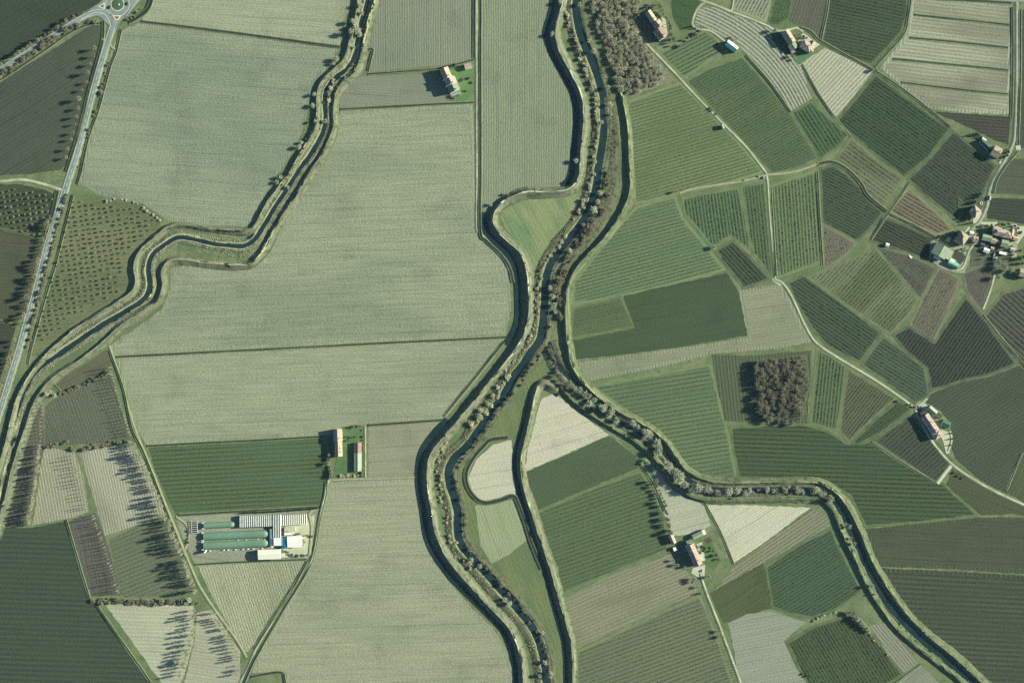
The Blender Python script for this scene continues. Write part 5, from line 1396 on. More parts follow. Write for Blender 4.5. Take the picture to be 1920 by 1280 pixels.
# bare frame house
e, r = building("open_greenhouse", 551, 973, "open white greenhouse frame with dark bays at the end of the nursery", "greenhouse")
def loc(px, py, z, h=4):
    x, y = P(px, py, h)
    return (x - r[0], y - r[1], z)
m = MB()
c = [loc(527.5, 966, 1.2), loc(527.5, 984.5, 1.2), loc(575, 982, 1.2), loc(575, 963, 1.2)]
m.poly(c)
m.build("inner_screen", simple("dark_blue_screen", (26, 50, 66), None, .5, .2), e)
for i in range(14):
    s = i / 13
    px, ya, yb = 527.8 + 47 * s, 966 - 3 * s, 984.5 - 2.6 * s
    m = MB()
    a, b = loc(px, ya, 4.0), loc(px, yb, 4.0)
    w_ = .42
    m.slab((a[0] - w_, b[1], 4.3), (a[0] + w_, b[1], 4.0), (a[0] + w_, a[1], 4.0), (a[0] - w_, a[1], 4.3), .2)
    for q in (a, b): m.box(q[0] - .12, q[0] + .12, q[1] - .12, q[1] + .12, 0, 3.9)
    m.build("frame_truss", WHITEW, e)
m = MB()
a, b = loc(527.5, 984.5, 4), loc(575, 982, 4)
m.slab((a[0], a[1] - .3, 3.9), (b[0], b[1] - .3, 3.9), (b[0], b[1] + .3, 3.9), (a[0], a[1] + .3, 3.9), .25)
m.build("gutter", WHITEW, e)
d = (1, -.035)
e, r = building("shed", 508.5, 1008, "narrow white-roofed passage between tunnels and striped glasshouse", "shed")
gable_wing(e, r, 508.5, 1008, 33, 5.5, (.03, 1), 3.4, .7, WHITER, WHITEW, 0, 0)
e, r = building("barn", 521, 1015, "square white-roofed building west of the blue roof", "building")
flat_wing(e, r, 521, 1015, 14.5, 14, d, 5.4, WHITER, WHITEW, 1)
e, r = building("barn", 534, 1017, "small bright blue roofed building between two white roofs", "building")
gable_wing(e, r, 534, 1017.5, 19, 10.5, (.03, 1), 4.2, .9, BLUER, WHITEW, 1, 0)
e, r = building("warehouse", 552, 1015, "large white-roofed warehouse on the dusty nursery yard", "warehouse")
gable_wing(e, r, 552, 1015, 26, 20, d, 5.8, .6, WHITER, WHITEW, 1, 0)
e, r = building("shed", 543, 992.5, "low cream-roofed shed under the open greenhouse frame", "shed")
flat_wing(e, r, 543, 992, 19, 7, d, 3.6, roofmat("cream_sheets", (214, 204, 176), None, 1.2), WHITEW, 1)
flat_wing(e, r, 541, 1000, 15, 4.5, d, 2.8, WHITER, WHITEW, 0)
e, r = building("warehouse", 504.5, 1039, "long pale-roofed barn below the green tunnels", "warehouse")
gable_wing(e, r, 504.5, 1039, 41, 17, d, 6.2, .9, roofmat("pale_barn_sheets", (246, 244, 220), (236, 234, 210), 1.4), WHITEW, 1, 0)
e, r = building("shed", 364, 988, "open dark rack-like shed at the west end of the tunnels", "shed")
fr = frame_of(364.5, 988, (1, -.03), 2.5, r)
for i in range(7):
    m = MB(); m.box(-3.6, 3.6, -7.2 + i * 2.3, -6.7 + i * 2.3, 2.3, 2.55); m.build("slat", METALM, e, fr)
for x in (-3.7, 3.7):
    m = MB(); m.box(x - .2, x + .2, -7.4, 7.4, 2.0, 2.45); m.build("beam", METALM, e, fr)
    for y in (-7.2, 0, 7.2):
        m = MB(); m.box(x - .15, x + .15, y - .15, y + .15, 0, 2.0); m.build("post", METALM, e, fr)
m = MB(); m.box(-3.4, 3.4, -7, 7, 0, .9); m.build("bench", DARKM, e, fr)
for i, (px, py) in enumerate(((384, 1034.5), (386, 1032))):
    x, y = P(px, py, 3)
    e = tag(empty("feed_silo", (x, y, 0)), "white feed silo at the corner of the southernmost green tunnel", "silo", "twin feed silos")
    m = MB()
    n = 16
    prof = [(.5, 1.0), (1.1, 2.2), (1.1, 5.6), (.3, 6.5), (.02, 6.5)]
    for k in range(len(prof) - 1):
        for q in range(n):
            a, b = 2 * math.pi * q / n, 2 * math.pi * (q + 1) / n
            (r0, z0), (r1, z1) = prof[k], prof[k + 1]
            m.quad((r0 * math.cos(a), r0 * math.sin(a), z0), (r0 * math.cos(b), r0 * math.sin(b), z0), (r1 * math.cos(b), r1 * math.sin(b), z1), (r1 * math.cos(a), r1 * math.sin(a), z1))
    m.build("tank", WHITEW, e)
    for a in range(4):
        m = MB(); x_, y_ = .8 * math.cos(a * math.pi / 2 + .78), .8 * math.sin(a * math.pi / 2 + .78)
        m.box(x_ - .08, x_ + .08, y_ - .08, y_ + .08, 0, 2.3); m.build("leg", METALM, e)

# cars
def car(px, py, ang, c, label, cat="car"):
    x, y = P(px, py)
    e = tag(empty("parked_car" if cat == "car" else "van", (x, y, max(ground_z(x, y), .55))), label, cat)
    e.rotation_euler[2] = math.radians(ang)
    pm = simple("car_paint", c, None, .5, .05, rough=.3, spec=.5)
    Lc, hc = (4.3, 1.45) if cat == "car" else (5.4, 2.2)
    prof = [(-Lc / 2, .45), (-Lc / 2 + .05, .85), (-Lc * .36, .95), (-Lc * .22, hc), (Lc * .2, hc), (Lc * .36, .98), (Lc / 2 - .1, .85), (Lc / 2, .45)] if cat == "car" else [(-Lc / 2, .45), (-Lc / 2 + .02, hc), (Lc * .28, hc), (Lc * .42, 1.2), (Lc / 2, .95), (Lc / 2, .45)]
    m = MB()
    n = len(prof)
    for i in range(n - 1):
        (x0, z0), (x1, z1) = prof[i], prof[i + 1]
        w0, w1 = (.88 if z0 < 1.1 else .72), (.88 if z1 < 1.1 else .72)
        m.quad((x0, -w0, z0), (x0, w0, z0), (x1, w1, z1), (x1, -w1, z1))
    for s in (1, -1):
        pts = [(x0, s * (.88 if z0 < 1.1 else .72), z0) for x0, z0 in prof]
        m.poly(pts if s == -1 else pts[::-1])
    m.build("body", pm, e)
    g = MB()
    for i in ((2, 4) if cat == "car" else (2,)):
        (x0, z0), (x1, z1) = prof[i], prof[i + 1]
        if True: g.quad((x0 * .98 + x1 * .02, -.66, z0 + .03), (x0, .66, z0 + .03), (x1, .62, z1 + .03), (x1, -.62, z1 + .03))
    g.build("windscreen", GLASS, e)
    for sx in (-.31, .31):
        for sy in (-.8, .8):
            w = MB()
            for q in range(12):
                a, b = 2 * math.pi * q / 12, 2 * math.pi * (q + 1) / 12
                w.quad((sx * Lc + .33 * math.cos(a), sy - .1, .33 + .33 * math.sin(a)), (sx * Lc + .33 * math.cos(b), sy - .1, .33 + .33 * math.sin(b)), (sx * Lc + .33 * math.cos(b), sy + .1, .33 + .33 * math.sin(b)), (sx * Lc + .33 * math.cos(a), sy + .1, .33 + .33 * math.sin(a)))
            for yy in (sy - .1, sy + .1): w.poly([(sx * Lc + .33 * math.cos(2 * math.pi * q / 12), yy, .33 + .33 * math.sin(2 * math.pi * q / 12)) for q in range(12)])
            w.build("wheel", DARKM, e)
car(205.5, 14.5, 70, (40, 46, 52), "dark car on the west side of the roundabout ring")
car(239, 7.5, 95, (58, 74, 84), "dark car on the east side of the roundabout ring")
car(1856, 371, 80, (226, 230, 226), "white van on the village lane by the hipped orange house", "van")
car(1317, 1069, 40, (214, 216, 212), "white car parked on the courtyard farm forecourt")
car(1855, 298.5, 20, (224, 226, 224), "white car parked near the tan-roofed house")
car(1914, 436, 60, (60, 70, 80), "dark car on the white village court")
car(1864, 477, 70, (220, 224, 222), "white car among the village garden plots")
car(560, 1000, 5, (70, 78, 84), "dark car on the dusty nursery yard")
pm_ = [MB(), MB()]
for k in range(5): pm_[0].box(-.6, .6, -.5, .5, .16 * k, .16 * k + .11)
for k in range(8): pm_[1].box(-.6, .6, -.5, .5, .16 * k, .16 * k + .11)
pmesh = []
for q in pm_:
    o = q.build("pallet_stack", WOODM); pmesh.append(o.data); bpy.data.objects.remove(o)
for px, py in ((546,1003),(549,1002.5),(556,1001.5),(531,1032),(534,1034),(537,1032.5),(541,1035),(569,1012),(571,1016),(568,1021),(534,1000),(580,1006)):
    x, y = P(px, py)
    o = bpy.data.objects.new("pallet_stack", R.choice(pmesh)); COL.objects.link(o)
    o.location = (x, y, .2); o.rotation_euler[2] = R.uniform(0, 3); o.scale = (1.5, 1.5, 1.2)
    tag(o, "stack of wooden pallets on the dusty nursery yard", "pallets", "pallet stacks on the nursery yard")
vb = MB(); vb.box(-.8, .8, -.6, .6, 0, 1.3); vb.box(-.6, .6, -.45, .45, 1.3, 1.5)
o = vb.build("vent_box", WHITEW); vme = o.data; bpy.data.objects.remove(o)
for cy, sl, xs in ((1012.6, -.045, (447,462,484,496)), (1029.6, -.045, (394,420,428,442,456,465,475,492))):
    for px in xs:
        x, y = P(px, cy + sl * (px - 443))
        o = bpy.data.objects.new("vent_box", vme); COL.objects.link(o); o.location = (x, y, .15); o.rotation_euler[2] = R.uniform(-.1, .1)
        tag(o, "small white vent box along the side of a green film tunnel", "vent box", "vent boxes along the green tunnels")
# white sheet of plastic in the vineyard
e = mesh_obj("plastic_sheet", [(*P(1704, 477), 0.5), (*P(1711, 482.5), .55), (*P(1709, 485), .5), (*P(1705, 482), .9), (*P(1703.5, 480.5), .45)], [(0, 4, 3), (0, 3, 1), (3, 2, 1)], WHITEW)
tag(e, "crumpled white plastic sheet lying in the dark vineyard", "plastic sheet")
e = tag(empty("stone", (rc[0] + 1.6, rc[1] - .6, .9)), "white stone on the round traffic island", "stone")
m = MB()
for i in range(7):
    a, b = 2 * math.pi * i / 7, 2 * math.pi * (i + 1) / 7
    for (r0, z0), (r1, z1) in (((1.0, 0), (.9, .6)), ((.9, .6), (.3, 1.1))):
        m.quad((r0 * math.cos(a) * 1.5, r0 * math.sin(a), z0), (r0 * math.cos(b) * 1.5, r0 * math.sin(b), z0), (r1 * math.cos(b) * 1.5, r1 * math.sin(b), z1), (r1 * math.cos(a) * 1.5, r1 * math.sin(a), z1))
m.build("block", WHITEW, e)
# ------------------------------------------------------------------ trees and bushes
def crownmat(name, c, c2, var=.35):
    t = NT(name)
    co = t.node("ShaderNodeTexCoord").outputs["Object"]
    oi = t.node("ShaderNodeObjectInfo").outputs["Random"]
    n = t.noise(co, .7, 2)
    col = t.mix(t.ramp(n, .35, .65), alb(c), alb(c2))
    g = t.math('ADD', 1 - var / 2, t.math('MULTIPLY', oi, var))
    t.link(t.scale(col, g), t.b.inputs["Base Color"])
    t.b.inputs["Roughness"].default_value = .9
    t.b.inputs["Specular IOR Level"].default_value = .05
    return t.m


BARK = crownmat("grey_bark", (150, 142, 120), (126, 120, 100))
TW_PALE = crownmat("pale_willow_twigs", (212, 214, 182), (184, 188, 156))
TW_BROWN = crownmat("brown_twigs", (164, 158, 126), (140, 138, 112))
TW_GREY = crownmat("grey_brown_twigs", (186, 186, 154), (160, 162, 136))
TW_OLIVE = crownmat("olive_twigs", (168, 170, 128), (142, 146, 110))
TW_STRAW = crownmat("dry_reed_stems", (236, 230, 190), (214, 208, 166))
LEAF_D = crownmat("dark_evergreen_leaves", (44, 66, 44), (60, 84, 54))
LEAF_G = crownmat("garden_leaves", (84, 104, 70), (64, 86, 58))


def tube(V, F, a, b, ra, rb, k=3):
    a, b = Vector(a), Vector(b)
    d = (b - a)
    if d.length < 1e-4: return
    d.normalize()
    u = d.cross(Vector((0, 0, 1)) if abs(d.z) < .9 else Vector((1, 0, 0))).normalized()
    w = d.cross(u)
    n = len(V)
    for p, r in ((a, ra), (b, rb)):
        for i in range(k):
            t_ = 2 * math.pi * i / k
            V.append(tuple(p + (u * math.cos(t_) + w * math.sin(t_)) * r))
    for i in range(k): F.append((n + i, n + (i + 1) % k, n + k + (i + 1) % k, n + k + i))


def twig(V, F, a, b, w, rnd):
    a, b = Vector(a), Vector(b)
    d = b - a
    s = d.cross(Vector((rnd.gauss(0, 1), rnd.gauss(0, 1), rnd.gauss(0, 1))))
    if s.length < 1e-5: return
    s = s.normalized() * w
    n = len(V)
    V += [tuple(a - s), tuple(a + s), tuple(b + s * .35), tuple(b - s * .35)]
    F.append((n, n + 1, n + 2, n + 3))


def bare_tree(seed, h, r, form, nlimb, ntw, tw, base=.22, lean=.0):
    """Returns (trunk mesh, crown mesh) of a leafless tree; form 'round', 'column' or 'vase'."""
    rnd = random.Random(seed)
    V, F = [], []
    top = Vector((rnd.uniform(-.2, .2), rnd.uniform(-.2, .2), h * (.9 if form == 'column' else .62)))
    mid = Vector((rnd.uniform(-.15, .15), rnd.uniform(-.15, .15), h * .35))
    r0 = .03 * h * .55 + .06
    tube(V, F, (0, 0, -1.2), mid, r0 * 1.15, r0 * .75, 6)
    tube(V, F, mid, top, r0 * .75, r0 * .2, 5)
    trunk = (V, F)
    V, F = [], []
    for i in range(nlimb):
        s = (i + .5) / nlimb
        z0 = base + (.9 - base) * s if form == 'column' else base + .4 * s
        st = mid.lerp(top, min(1, max(0, (z0 * h - mid.z) / (top.z - mid.z)))) if z0 * h > mid.z else Vector((0, 0, z0 * h))
        a = i * 2.4 + rnd.uniform(-.5, .5)
        if form == 'column':
            rr = r * (1.05 - .75 * s ** 2) * rnd.uniform(.7, 1.1)
            en = st + Vector((math.cos(a) * rr, math.sin(a) * rr, h * rnd.uniform(.12, .24)))
        else:
            el = rnd.uniform(.15, 1.25) if form == 'round' else rnd.uniform(.5, 1.2)
            rr = r * rnd.uniform(.8, 1.08)
            en = Vector((math.cos(a) * math.cos(el) * rr, math.sin(a) * math.cos(el) * rr, h - r * .95 + math.sin(el) * r * .95))
        k = st.lerp(en, .5) + Vector((rnd.gauss(0, .12), rnd.gauss(0, .12), rnd.gauss(0, .1) - .05)) * r * .4
        tube(V, F, st, k, r0 * .32, r0 * .2)
        tube(V, F, k, en, r0 * .2, r0 * .07)
        m = max(2, ntw // nlimb)
        for j in range(m):
            f = rnd.uniform(.25, 1)
            p = st.lerp(k, f * 2) if f < .5 else k.lerp(en, f * 2 - 1)
            o = Vector((rnd.gauss(0, 1), rnd.gauss(0, 1), rnd.gauss(.35, .8))).normalized()
            if form == 'column': o.z = abs(o.z) + .5; o.normalize()
            L_ = r * rnd.uniform(.22, .5) * (1.1 if form != 'column' else .8)
            q = p + o * L_
            twig(V, F, p, q, tw * rnd.uniform(.7, 1.3), rnd)
            for _ in range(2):
                b0 = p.lerp(q, rnd.uniform(.3, .9))
                o2 = (o + Vector((rnd.gauss(0, .7), rnd.gauss(0, .7), rnd.gauss(0, .7)))).normalized()
                twig(V, F, b0, b0 + o2 * L_ * .6, tw * rnd.uniform(.5, .9), rnd)
    return trunk, (V, F)


def leafy_tree(seed, h, r, form='round'):
    rnd = random.Random(seed)
    V, F = [], []
    tube(V, F, (0, 0, -1), (0, 0, h * .6), .28, .12, 6)
    trunk = (V, F)
    V, F = [], []
    cl = []
    for i in range(16):
        if form == 'cone':
            s = i / 16
            rr = r * (1 - s) * rnd.uniform(.4, .8)
            a = i * 2.4
            cl.append((math.cos(a) * rr, math.sin(a) * rr, h * (.15 + .8 * s), r * (.55 - .35 * s)))
        else:
            a, el = i * 2.4, rnd.uniform(-.4, 1.3)
            cl.append((math.cos(a) * math.cos(el) * r * .62, math.sin(a) * math.cos(el) * r * .62, h * .58 + math.sin(el) * r * .62, r * rnd.uniform(.3, .5)))
    for (x, y, z, q) in cl:
        for _ in range(60):
            d = Vector((rnd.gauss(0, 1), rnd.gauss(0, 1), rnd.gauss(0, 1))).normalized() * q * rnd.uniform(.65, 1.1)
            p = Vector((x, y, z)) + d
            u = Vector((rnd.gauss(0, 1), rnd.gauss(0, 1), rnd.gauss(0, 1))).normalized()
            v = u.cross(d).normalized() if u.cross(d).length > 1e-4 else Vector((1, 0, 0))
            s = rnd.uniform(.18, .34)
            n = len(V)
            V += [tuple(p - u * s), tuple(p - v * s * .7), tuple(p + u * s), tuple(p + v * s * .7)]
            F.append((n, n + 1, n + 2, n + 3))
    return trunk, (V, F)


def mesh_of(name, vf, mat):
    me = bpy.data.meshes.new(name)
    me.from_pydata(vf[0], [], vf[1])
    me.materials.append(mat)
    me.update()
    return me


KINDS = {}
def kind(key, name, cat, builds, mat):
    KINDS[key] = (name, cat, [(mesh_of("trunk", a, BARK), mesh_of("crown", b, mat)) for a, b in builds])


kind('poplar', "poplar_tree", "tree", [bare_tree(s, 13, 2.2, 'column', 34, 760, .075) for s in (1, 2, 3)], TW_GREY)
kind('slim', "poplar_sapling", "tree", [bare_tree(s, 11, 1.0, 'column', 20, 300, .06) for s in (4, 5, 6)], TW_GREY)
kind('willow', "willow_tree", "tree", [bare_tree(s, 6.5, 3.3, 'round', 28, 1000, .07) for s in (7, 8, 9)], TW_PALE)
kind('bare', "bare_tree", "tree", [bare_tree(s, 9, 3.8, 'round', 24, 700, .07) for s in (10, 11, 12)], TW_GREY)
kind('road', "roadside_tree", "tree", [bare_tree(s, 9.5, 2.8, 'vase', 22, 560, .07) for s in (13, 14, 15)], TW_BROWN)
kind('bush', "bare_bush", "bush", [bare_tree(s, 2.8, 2.1, 'round', 16, 420, .085, .08) for s in (16, 17, 18)], TW_BROWN)
kind('hedge', "hedge_bush", "bush", [bare_tree(s, 2.8, 2.1, 'round', 16, 420, .085, .08) for s in (41, 42, 43)], TW_BROWN)
kind('thicket', "thicket_bush", "bush", [bare_tree(s, 3.0, 2.4, 'round', 16, 440, .085, .08) for s in (44, 45, 46)], TW_BROWN)
kind('palebush', "willow_bush", "bush", [bare_tree(s, 1.9, 2.2, 'round', 16, 420, .095, .08) for s in (19, 20, 21)], TW_STRAW)
kind('orchard', "orchard_tree", "fruit tree", [bare_tree(s, 3.6, 1.9, 'vase', 14, 320, .065, .15) for s in (22, 23, 24)], TW_OLIVE)
kind('plant', "plantation_tree", "tree", [bare_tree(s, 8.0, 3.0, 'round', 26, 1100, .028) for s in (25, 26, 27)], crownmat("brown_grey_twigs", (168, 162, 132), (140, 138, 114)))
kind('young', "young_poplar", "tree", [bare_tree(s, 5.0, 3.0, 'round', 26, 1000, .026) for s in (28, 29, 30)], crownmat("grey_olive_twigs", (206, 202, 166), (178, 178, 144)))
kind('leafy', "garden_tree", "tree", [leafy_tree(s, 6.0, 2.4) for s in (31, 32)], LEAF_G)
kind('evergreen', "evergreen_tree", "tree", [leafy_tree(s, 8.5, 2.6, 'cone') for s in (33, 34)], LEAF_D)


def plant(key, px, py, label, group=None, s=1.0, z=None):
    name, cat, ms = KINDS[key]
    x, y = P(px, py)
    zz = ground_z(x, y) if z is None else z
    e = tag(empty(name, (x, y, zz - .05)), label, cat, group)
    k = s * R.uniform(.85, 1.15)
    e.scale = (k * R.uniform(.92, 1.08), k * R.uniform(.92, 1.08), k)
    e.rotation_euler[2] = R.uniform(0, 6.28)
    tm, cm = R.choice(ms)
    for nm, me in (("trunk", tm), ("crown", cm)):
        o = bpy.data.objects.new(nm, me)
        COL.objects.link(o)
        o.parent = e
    return e


def along(key, pts, spacing, label, group, s=1.0, jit=1.5, var=.25, skip=0.0):
    if key in ('bush', 'palebush', 'thicket', 'hedge', 'willow'):
        var, skip, jit = var + .18, skip + .12, jit * 1.4
    p = smooth_path(pts, spacing * S, curve=len(pts) > 2)
    for x, y in p:
        if R.random() < skip: continue
        plant(key, x / S + 960 + R.gauss(0, .65) * jit, 640 - y / S + R.gauss(0, .65) * jit, label, group, s * R.uniform(1 - var, 1 + var))


def count(poly, du, dv, ang):
    th = math.radians(ang)
    cx = sum(p[0] for p in poly) / len(poly); cy = sum(p[1] for p in poly) / len(poly)
    return sum(inside(poly, cx + i * du * math.cos(th) - j * dv * math.sin(th), cy + i * du * math.sin(th) + j * dv * math.cos(th)) for i in range(-60, 61) for j in range(-60, 61))


def fill(key, poly, du, dv, ang, label, group, s=1.0, jit=1.0, skip=.0, limit=300):
    th = math.radians(ang)
    cx = sum(p[0] for p in poly) / len(poly); cy = sum(p[1] for p in poly) / len(poly)
    k = max(1, math.sqrt(count(poly, du, dv, ang) * (1 - skip) / limit))
    du, dv, n = du * k, dv * k, 0
    for i in range(-60, 61):
        for j in range(-60, 61):
            u, v = i * du, j * dv
            x, y = cx + u * math.cos(th) - v * math.sin(th), cy + u * math.sin(th) + v * math.cos(th)
            if inside(poly, x, y) and R.random() >= skip and n < limit:
                n += 1
                plant(key, x + R.uniform(-jit, jit), y + R.uniform(-jit, jit), label, group, s * R.uniform(.8, 1.2))


def spots(key, pts, label, group=None, s=1.0):
    for p in pts: plant(key, p[0], p[1], label, group, p[2] if len(p) > 2 else s)


# roadside
along('road', [(180,92),(172,128),(160,170),(148,215),(138,255),(124,296)], 16, "brown roadside tree on the dark-field side of the main road", "trees along the dark brown field by the main road", 1.05, 3, .3)
along('road', [(95,408),(84,452),(70,510),(57,560),(44,602)], 6.5, "brown roadside tree in the dense row opposite the green orchard", "dense tree row on the far side of the main road", .95, 2, .3)
along('road', [(30,640),(20,680),(6,722),(-8,760)], 8, "brown roadside tree beside the main road near the stream bend", "tree row by the main road near the stream bend", .95, 2, .3)
along('hedge', [(211,96),(204,124),(190,172),(176,222),(162,268),(148,312)], 7, "low brown bush between main road and pale field", "bushes between main road and pale field", .8, 1.5, .3, .25)
along('hedge', [(128,366),(112,420),(96,478),(82,530),(68,586),(52,650)], 5.5, "brown bush on the strip between main road and orchard", "bushes between main road and orchard", 1.0, 1.5, .3)
along('road', [(158,26),(126,42),(90,66),(55,90),(24,110),(0,128)], 8, "bare tree on the dark-field side of the tree-lined road", "trees on the north side of the tree-lined road", .8, 2, .3)
along('thicket', [(180,40),(160,42),(130,56),(95,80),(60,104),(25,126),(-5,146)], 5, "brown bush in the thicket along the tree-lined road", "thicket on the south side of the tree-lined road", 1.1, 2.5, .3)
along('bush', [(262,20),(252,30),(240,36)], 6, "small bush on the verge east of the roundabout", "bushes on the verge of the roundabout", .7)
# winding stream
spots('willow', [(676,12,.9),(679,26,.9),(662,42),(668,52,1.2),(671,60,1.3),(660,62,1.1),(675,66,.9),(664,90,.7)], "pale fluffy willow in the clump at the top of the winding stream", "willow clump at the top of the winding stream")
spots('willow', [(632,112,.9),(626,120,.8),(590,178,.7),(587,199,.8),(592,228,.6),(611,228,.8),(562,276,.9),(566,268,.6),(546,326,.8),(527,333,.9),(541,352,.7),(520,342,.7)], "pale willow standing singly on the levee of the winding stream", "single willows along the winding stream")
along('palebush', [(628,146),(622,160),(618,175),(617,190)], 4.5, "straw-coloured bush on the bend of the winding stream", "bushes on the bend of the winding stream", .9, 2)
along('bush', [(676,100),(655,132),(596,215),(585,250),(560,300),(530,352)], 14, "low brown bush on the levee crest by the winding stream", "bushes on the crest by the winding stream", .6, 3)
spots('willow', [(90,738,1.1),(96,734,.7),(104,740,.7)], "pale willow at the stub ditch by the stream", "willows at the stub ditch")
# river
along('palebush', [(1064,22),(1068,45),(1074,60),(1082,86),(1092,116),(1104,146),(1112,172),(1118,200),(1120,240),(1116,280),(1112,320),(1106,350),(1094,382),(1078,410)], 6, "straw-pale bush on the west bank of the upper river", "pale bushes on the west bank of the upper river", .95, 2, .35)
spots('willow', [(1086,10,.8),(1104,78,1.0),(1113,98,1.25),(1085,90,.8),(1139,166,1.0),(1144,198,.9),(1146,215,.6),(1128,230,.8),(1125,363,.9),(1120,380,1.2),(1113,394,1.2),(1094,422,.6),(1068,470,1.0),(1060,488,.7)], "pale willow overhanging the upper river", "willows along the upper river")
along('thicket', [(1138,320),(1136,350),(1126,385),(1112,415),(1094,445),(1074,472),(1055,502),(1046,535),(1046,570),(1050,605)], 4.2, "brown bush in the thicket on the east river bank", "thicket on the east bank of the river", 1.1, 5, .35)
along('palebush', [(1062,445),(1046,462),(1030,485),(1014,512),(1008,545),(1006,580),(1004,608),(992,640),(974,664),(950,690)], 6, "straw-pale bush on the west bank in the middle of the river", "pale bushes on the middle west bank", .8, 2, .35)
spots('willow', [(1031,540,1.1),(1036,556,.9),(1039,572,1.1),(1041,585,.8),(1035,612,.7)], "pale willow at the narrows above the river fork", "willows above the river fork")
along('palebush', [(958,700),(942,722),(930,738),(916,758),(902,778),(882,800)], 5, "straw-pale bush on the wide bank below the river fork", "pale bushes below the river fork", 1.1, 4, .35)
along('thicket', [(1014,668),(990,700),(970,728),(948,752),(926,784),(902,812),(878,846),(858,872)], 9, "dark brown bush on the meadow side of the lower river", "bushes on the meadow side of the lower river", .85, 2.5, .35)
along('palebush', [(836,820),(826,850),(822,880),(826,915),(834,950),(838,985),(846,1015),(862,1042),(884,1066)], 7, "straw-pale bush on the strip inside the river bend", "pale bushes inside the river bend", .8, 4, .3)
along('thicket', [(852,895),(862,925),(870,958),(872,990),(878,1020),(898,1048),(925,1078),(950,1105),(985,1148),(1012,1188),(1026,1225),(1032,1270)], 9, "dark bush on the outer bank of the lowest river reach", "bushes on the outer bank of the lowest river reach", .85, 2.5, .35)
spots('willow', [(884,1048,.9),(900,1060,.9),(948,1122,.9),(955,1130,.9),(1022,1240,1),(1032,1262,1.1),(1012,1265,.9),(1018,1185,.7)], "pale willow beside the lowest river reach", "willows beside the lowest river reach")
along('bush', [(1030,652),(1036,668),(1042,686),(1046,700)], 4.5, "brown bush on the point of the river fork", "bushes on the point of the river fork", .9, 1.5)
# tree-lined stream
along('bare', [(1052,705),(1066,714),(1086,730),(1102,742)], 8, "grey bare tree at the head of the tree-lined stream", "trees at the head of the tree-lined stream", .95, 3, .2)
along('willow', [(1110,748),(1126,762),(1140,774),(1154,784),(1172,792),(1190,799),(1206,808),(1220,818),(1232,832),(1240,850)], 7, "fluffy grey willow in the belt along the tree-lined stream", "willow belt along the tree-lined stream", 1.1, 3.5, .25)
along('willow', [(1254,878),(1266,888),(1282,900),(1298,910),(1320,920)], 6.5, "grey willow on the inner bend of the tree-lined stream", "willows on the inner bend of the tree-lined stream", 1.2, 4, .25)
along('willow', [(1336,918),(1380,921),(1430,920),(1480,917),(1525,918),(1550,930),(1560,936)], 6.5, "grey willow on the level reach of the tree-lined stream", "willows on the level reach of the tree-lined stream", .9, 2.5, .3)
spots('bare', [(1584,982,.6),(1591,986,.7),(1594,1008,.6),(1600,1018,.7)], "small bare tree on the inner levee of the curving stream", "small bare trees on the inner levee")
plant('bare', 1634, 1097, "solitary bare tree with a long shadow across the inner levee", None, .85)
plant('bush', 1637, 1113, "lone bush on the inner levee below the solitary tree", None, .9)
# plantations
fill('young', [(1108,-4),(1210,-4),(1182,38),(1190,60),(1222,100),(1250,148),(1185,178),(1160,176),(1146,130),(1132,90),(1114,40)], 7.3, 7.3, -12, "young bare poplar in the brown wood beside the river", "young poplars in the brown wood", 1.0, 2.8, .10, 300)
fill('plant', [(1414,676),(1512,670),(1514,730),(1500,786),(1486,796),(1428,792),(1416,745)], 6.6, 6.7, -6, "bare plantation tree in the square block among vineyards", "poplar block among the vineyards", 1.0, 1.8, .06, 300)
fill('orchard', [(140,378),(180,376),(225,386),(266,392),(296,412),(274,444),(238,480),(232,512),(234,540),(210,556),(140,596),(82,642),(74,620),(106,500)], 10.6, 7.9, -8, "small fruit tree in the green orchard by the main road", "fruit trees of the green orchard", .7, 1.2, .06, 265)
fill('orchard', [(2,352),(40,354),(78,362),(102,374),(92,428),(82,446),(2,424)], 11, 10, -10, "small fruit tree in the dark orchard west of the road", "fruit trees of the dark western orchard", .85, 1.0, .06, 70)
along('palebush', [(200,378),(230,374),(262,384),(280,398),(300,412)], 7, "pale bush in the hedge along the orchard edge", "hedge bushes along the orchard edge", .7, 1)
# poplar rows, south-west
along('slim', [(210,690),(222,735),(234,775),(246,815)], 6, "slim bare poplar beside the upper dirt track", "slim poplars beside the upper dirt track", 1.0, 1, .15)
along('poplar', [(250,828),(270,866),(288,905),(306,950)], 4.3, "tall bare poplar beside the stubble plot and dirt track", "poplars beside the stubble plot and dirt track", 1.0, 2, .2)
along('poplar', [(306,958),(324,992),(342,1035)], 4.3, "tall bare poplar between green striped plot and dirt track", "poplars between striped plot and dirt track", 1.1, 2.5, .2)
along('poplar', [(346,1046),(358,1078),(370,1108)], 4.5, "tall bare poplar on the bend of the dirt track", "poplars on the bend of the dirt track", 1.1, 2.5, .2)
along('slim', [(82,756),(80,790),(78,826)], 6.5, "slim bare poplar in the upright row by the stream", "slim poplars in the upright row by the stream", .9, .6, .15)
along('poplar', [(76,836),(73,880),(66,930),(56,982)], 4.6, "tall bare poplar in the dense row beside the brown strip", "dense poplar row beside the brown strip", .85, 1.5, .2)
along('slim', [(140,852),(152,900),(166,955)], 6.5, "slim bare poplar between the two stubble plots", "slim poplars between the stubble plots", .95, 1.5, .2)
along('slim', [(178,966),(196,1020),(214,1072),(226,1110)], 6, "slim bare poplar beside the dark bare strip", "slim poplars beside the dark strip", 1.05, 1.5, .2)
along('poplar', [(366,1142),(364,1185),(352,1225),(340,1262)], 6, "spreading poplar between the two pale stubble plots", "poplars between the pale stubble plots", .9, 3, .25)
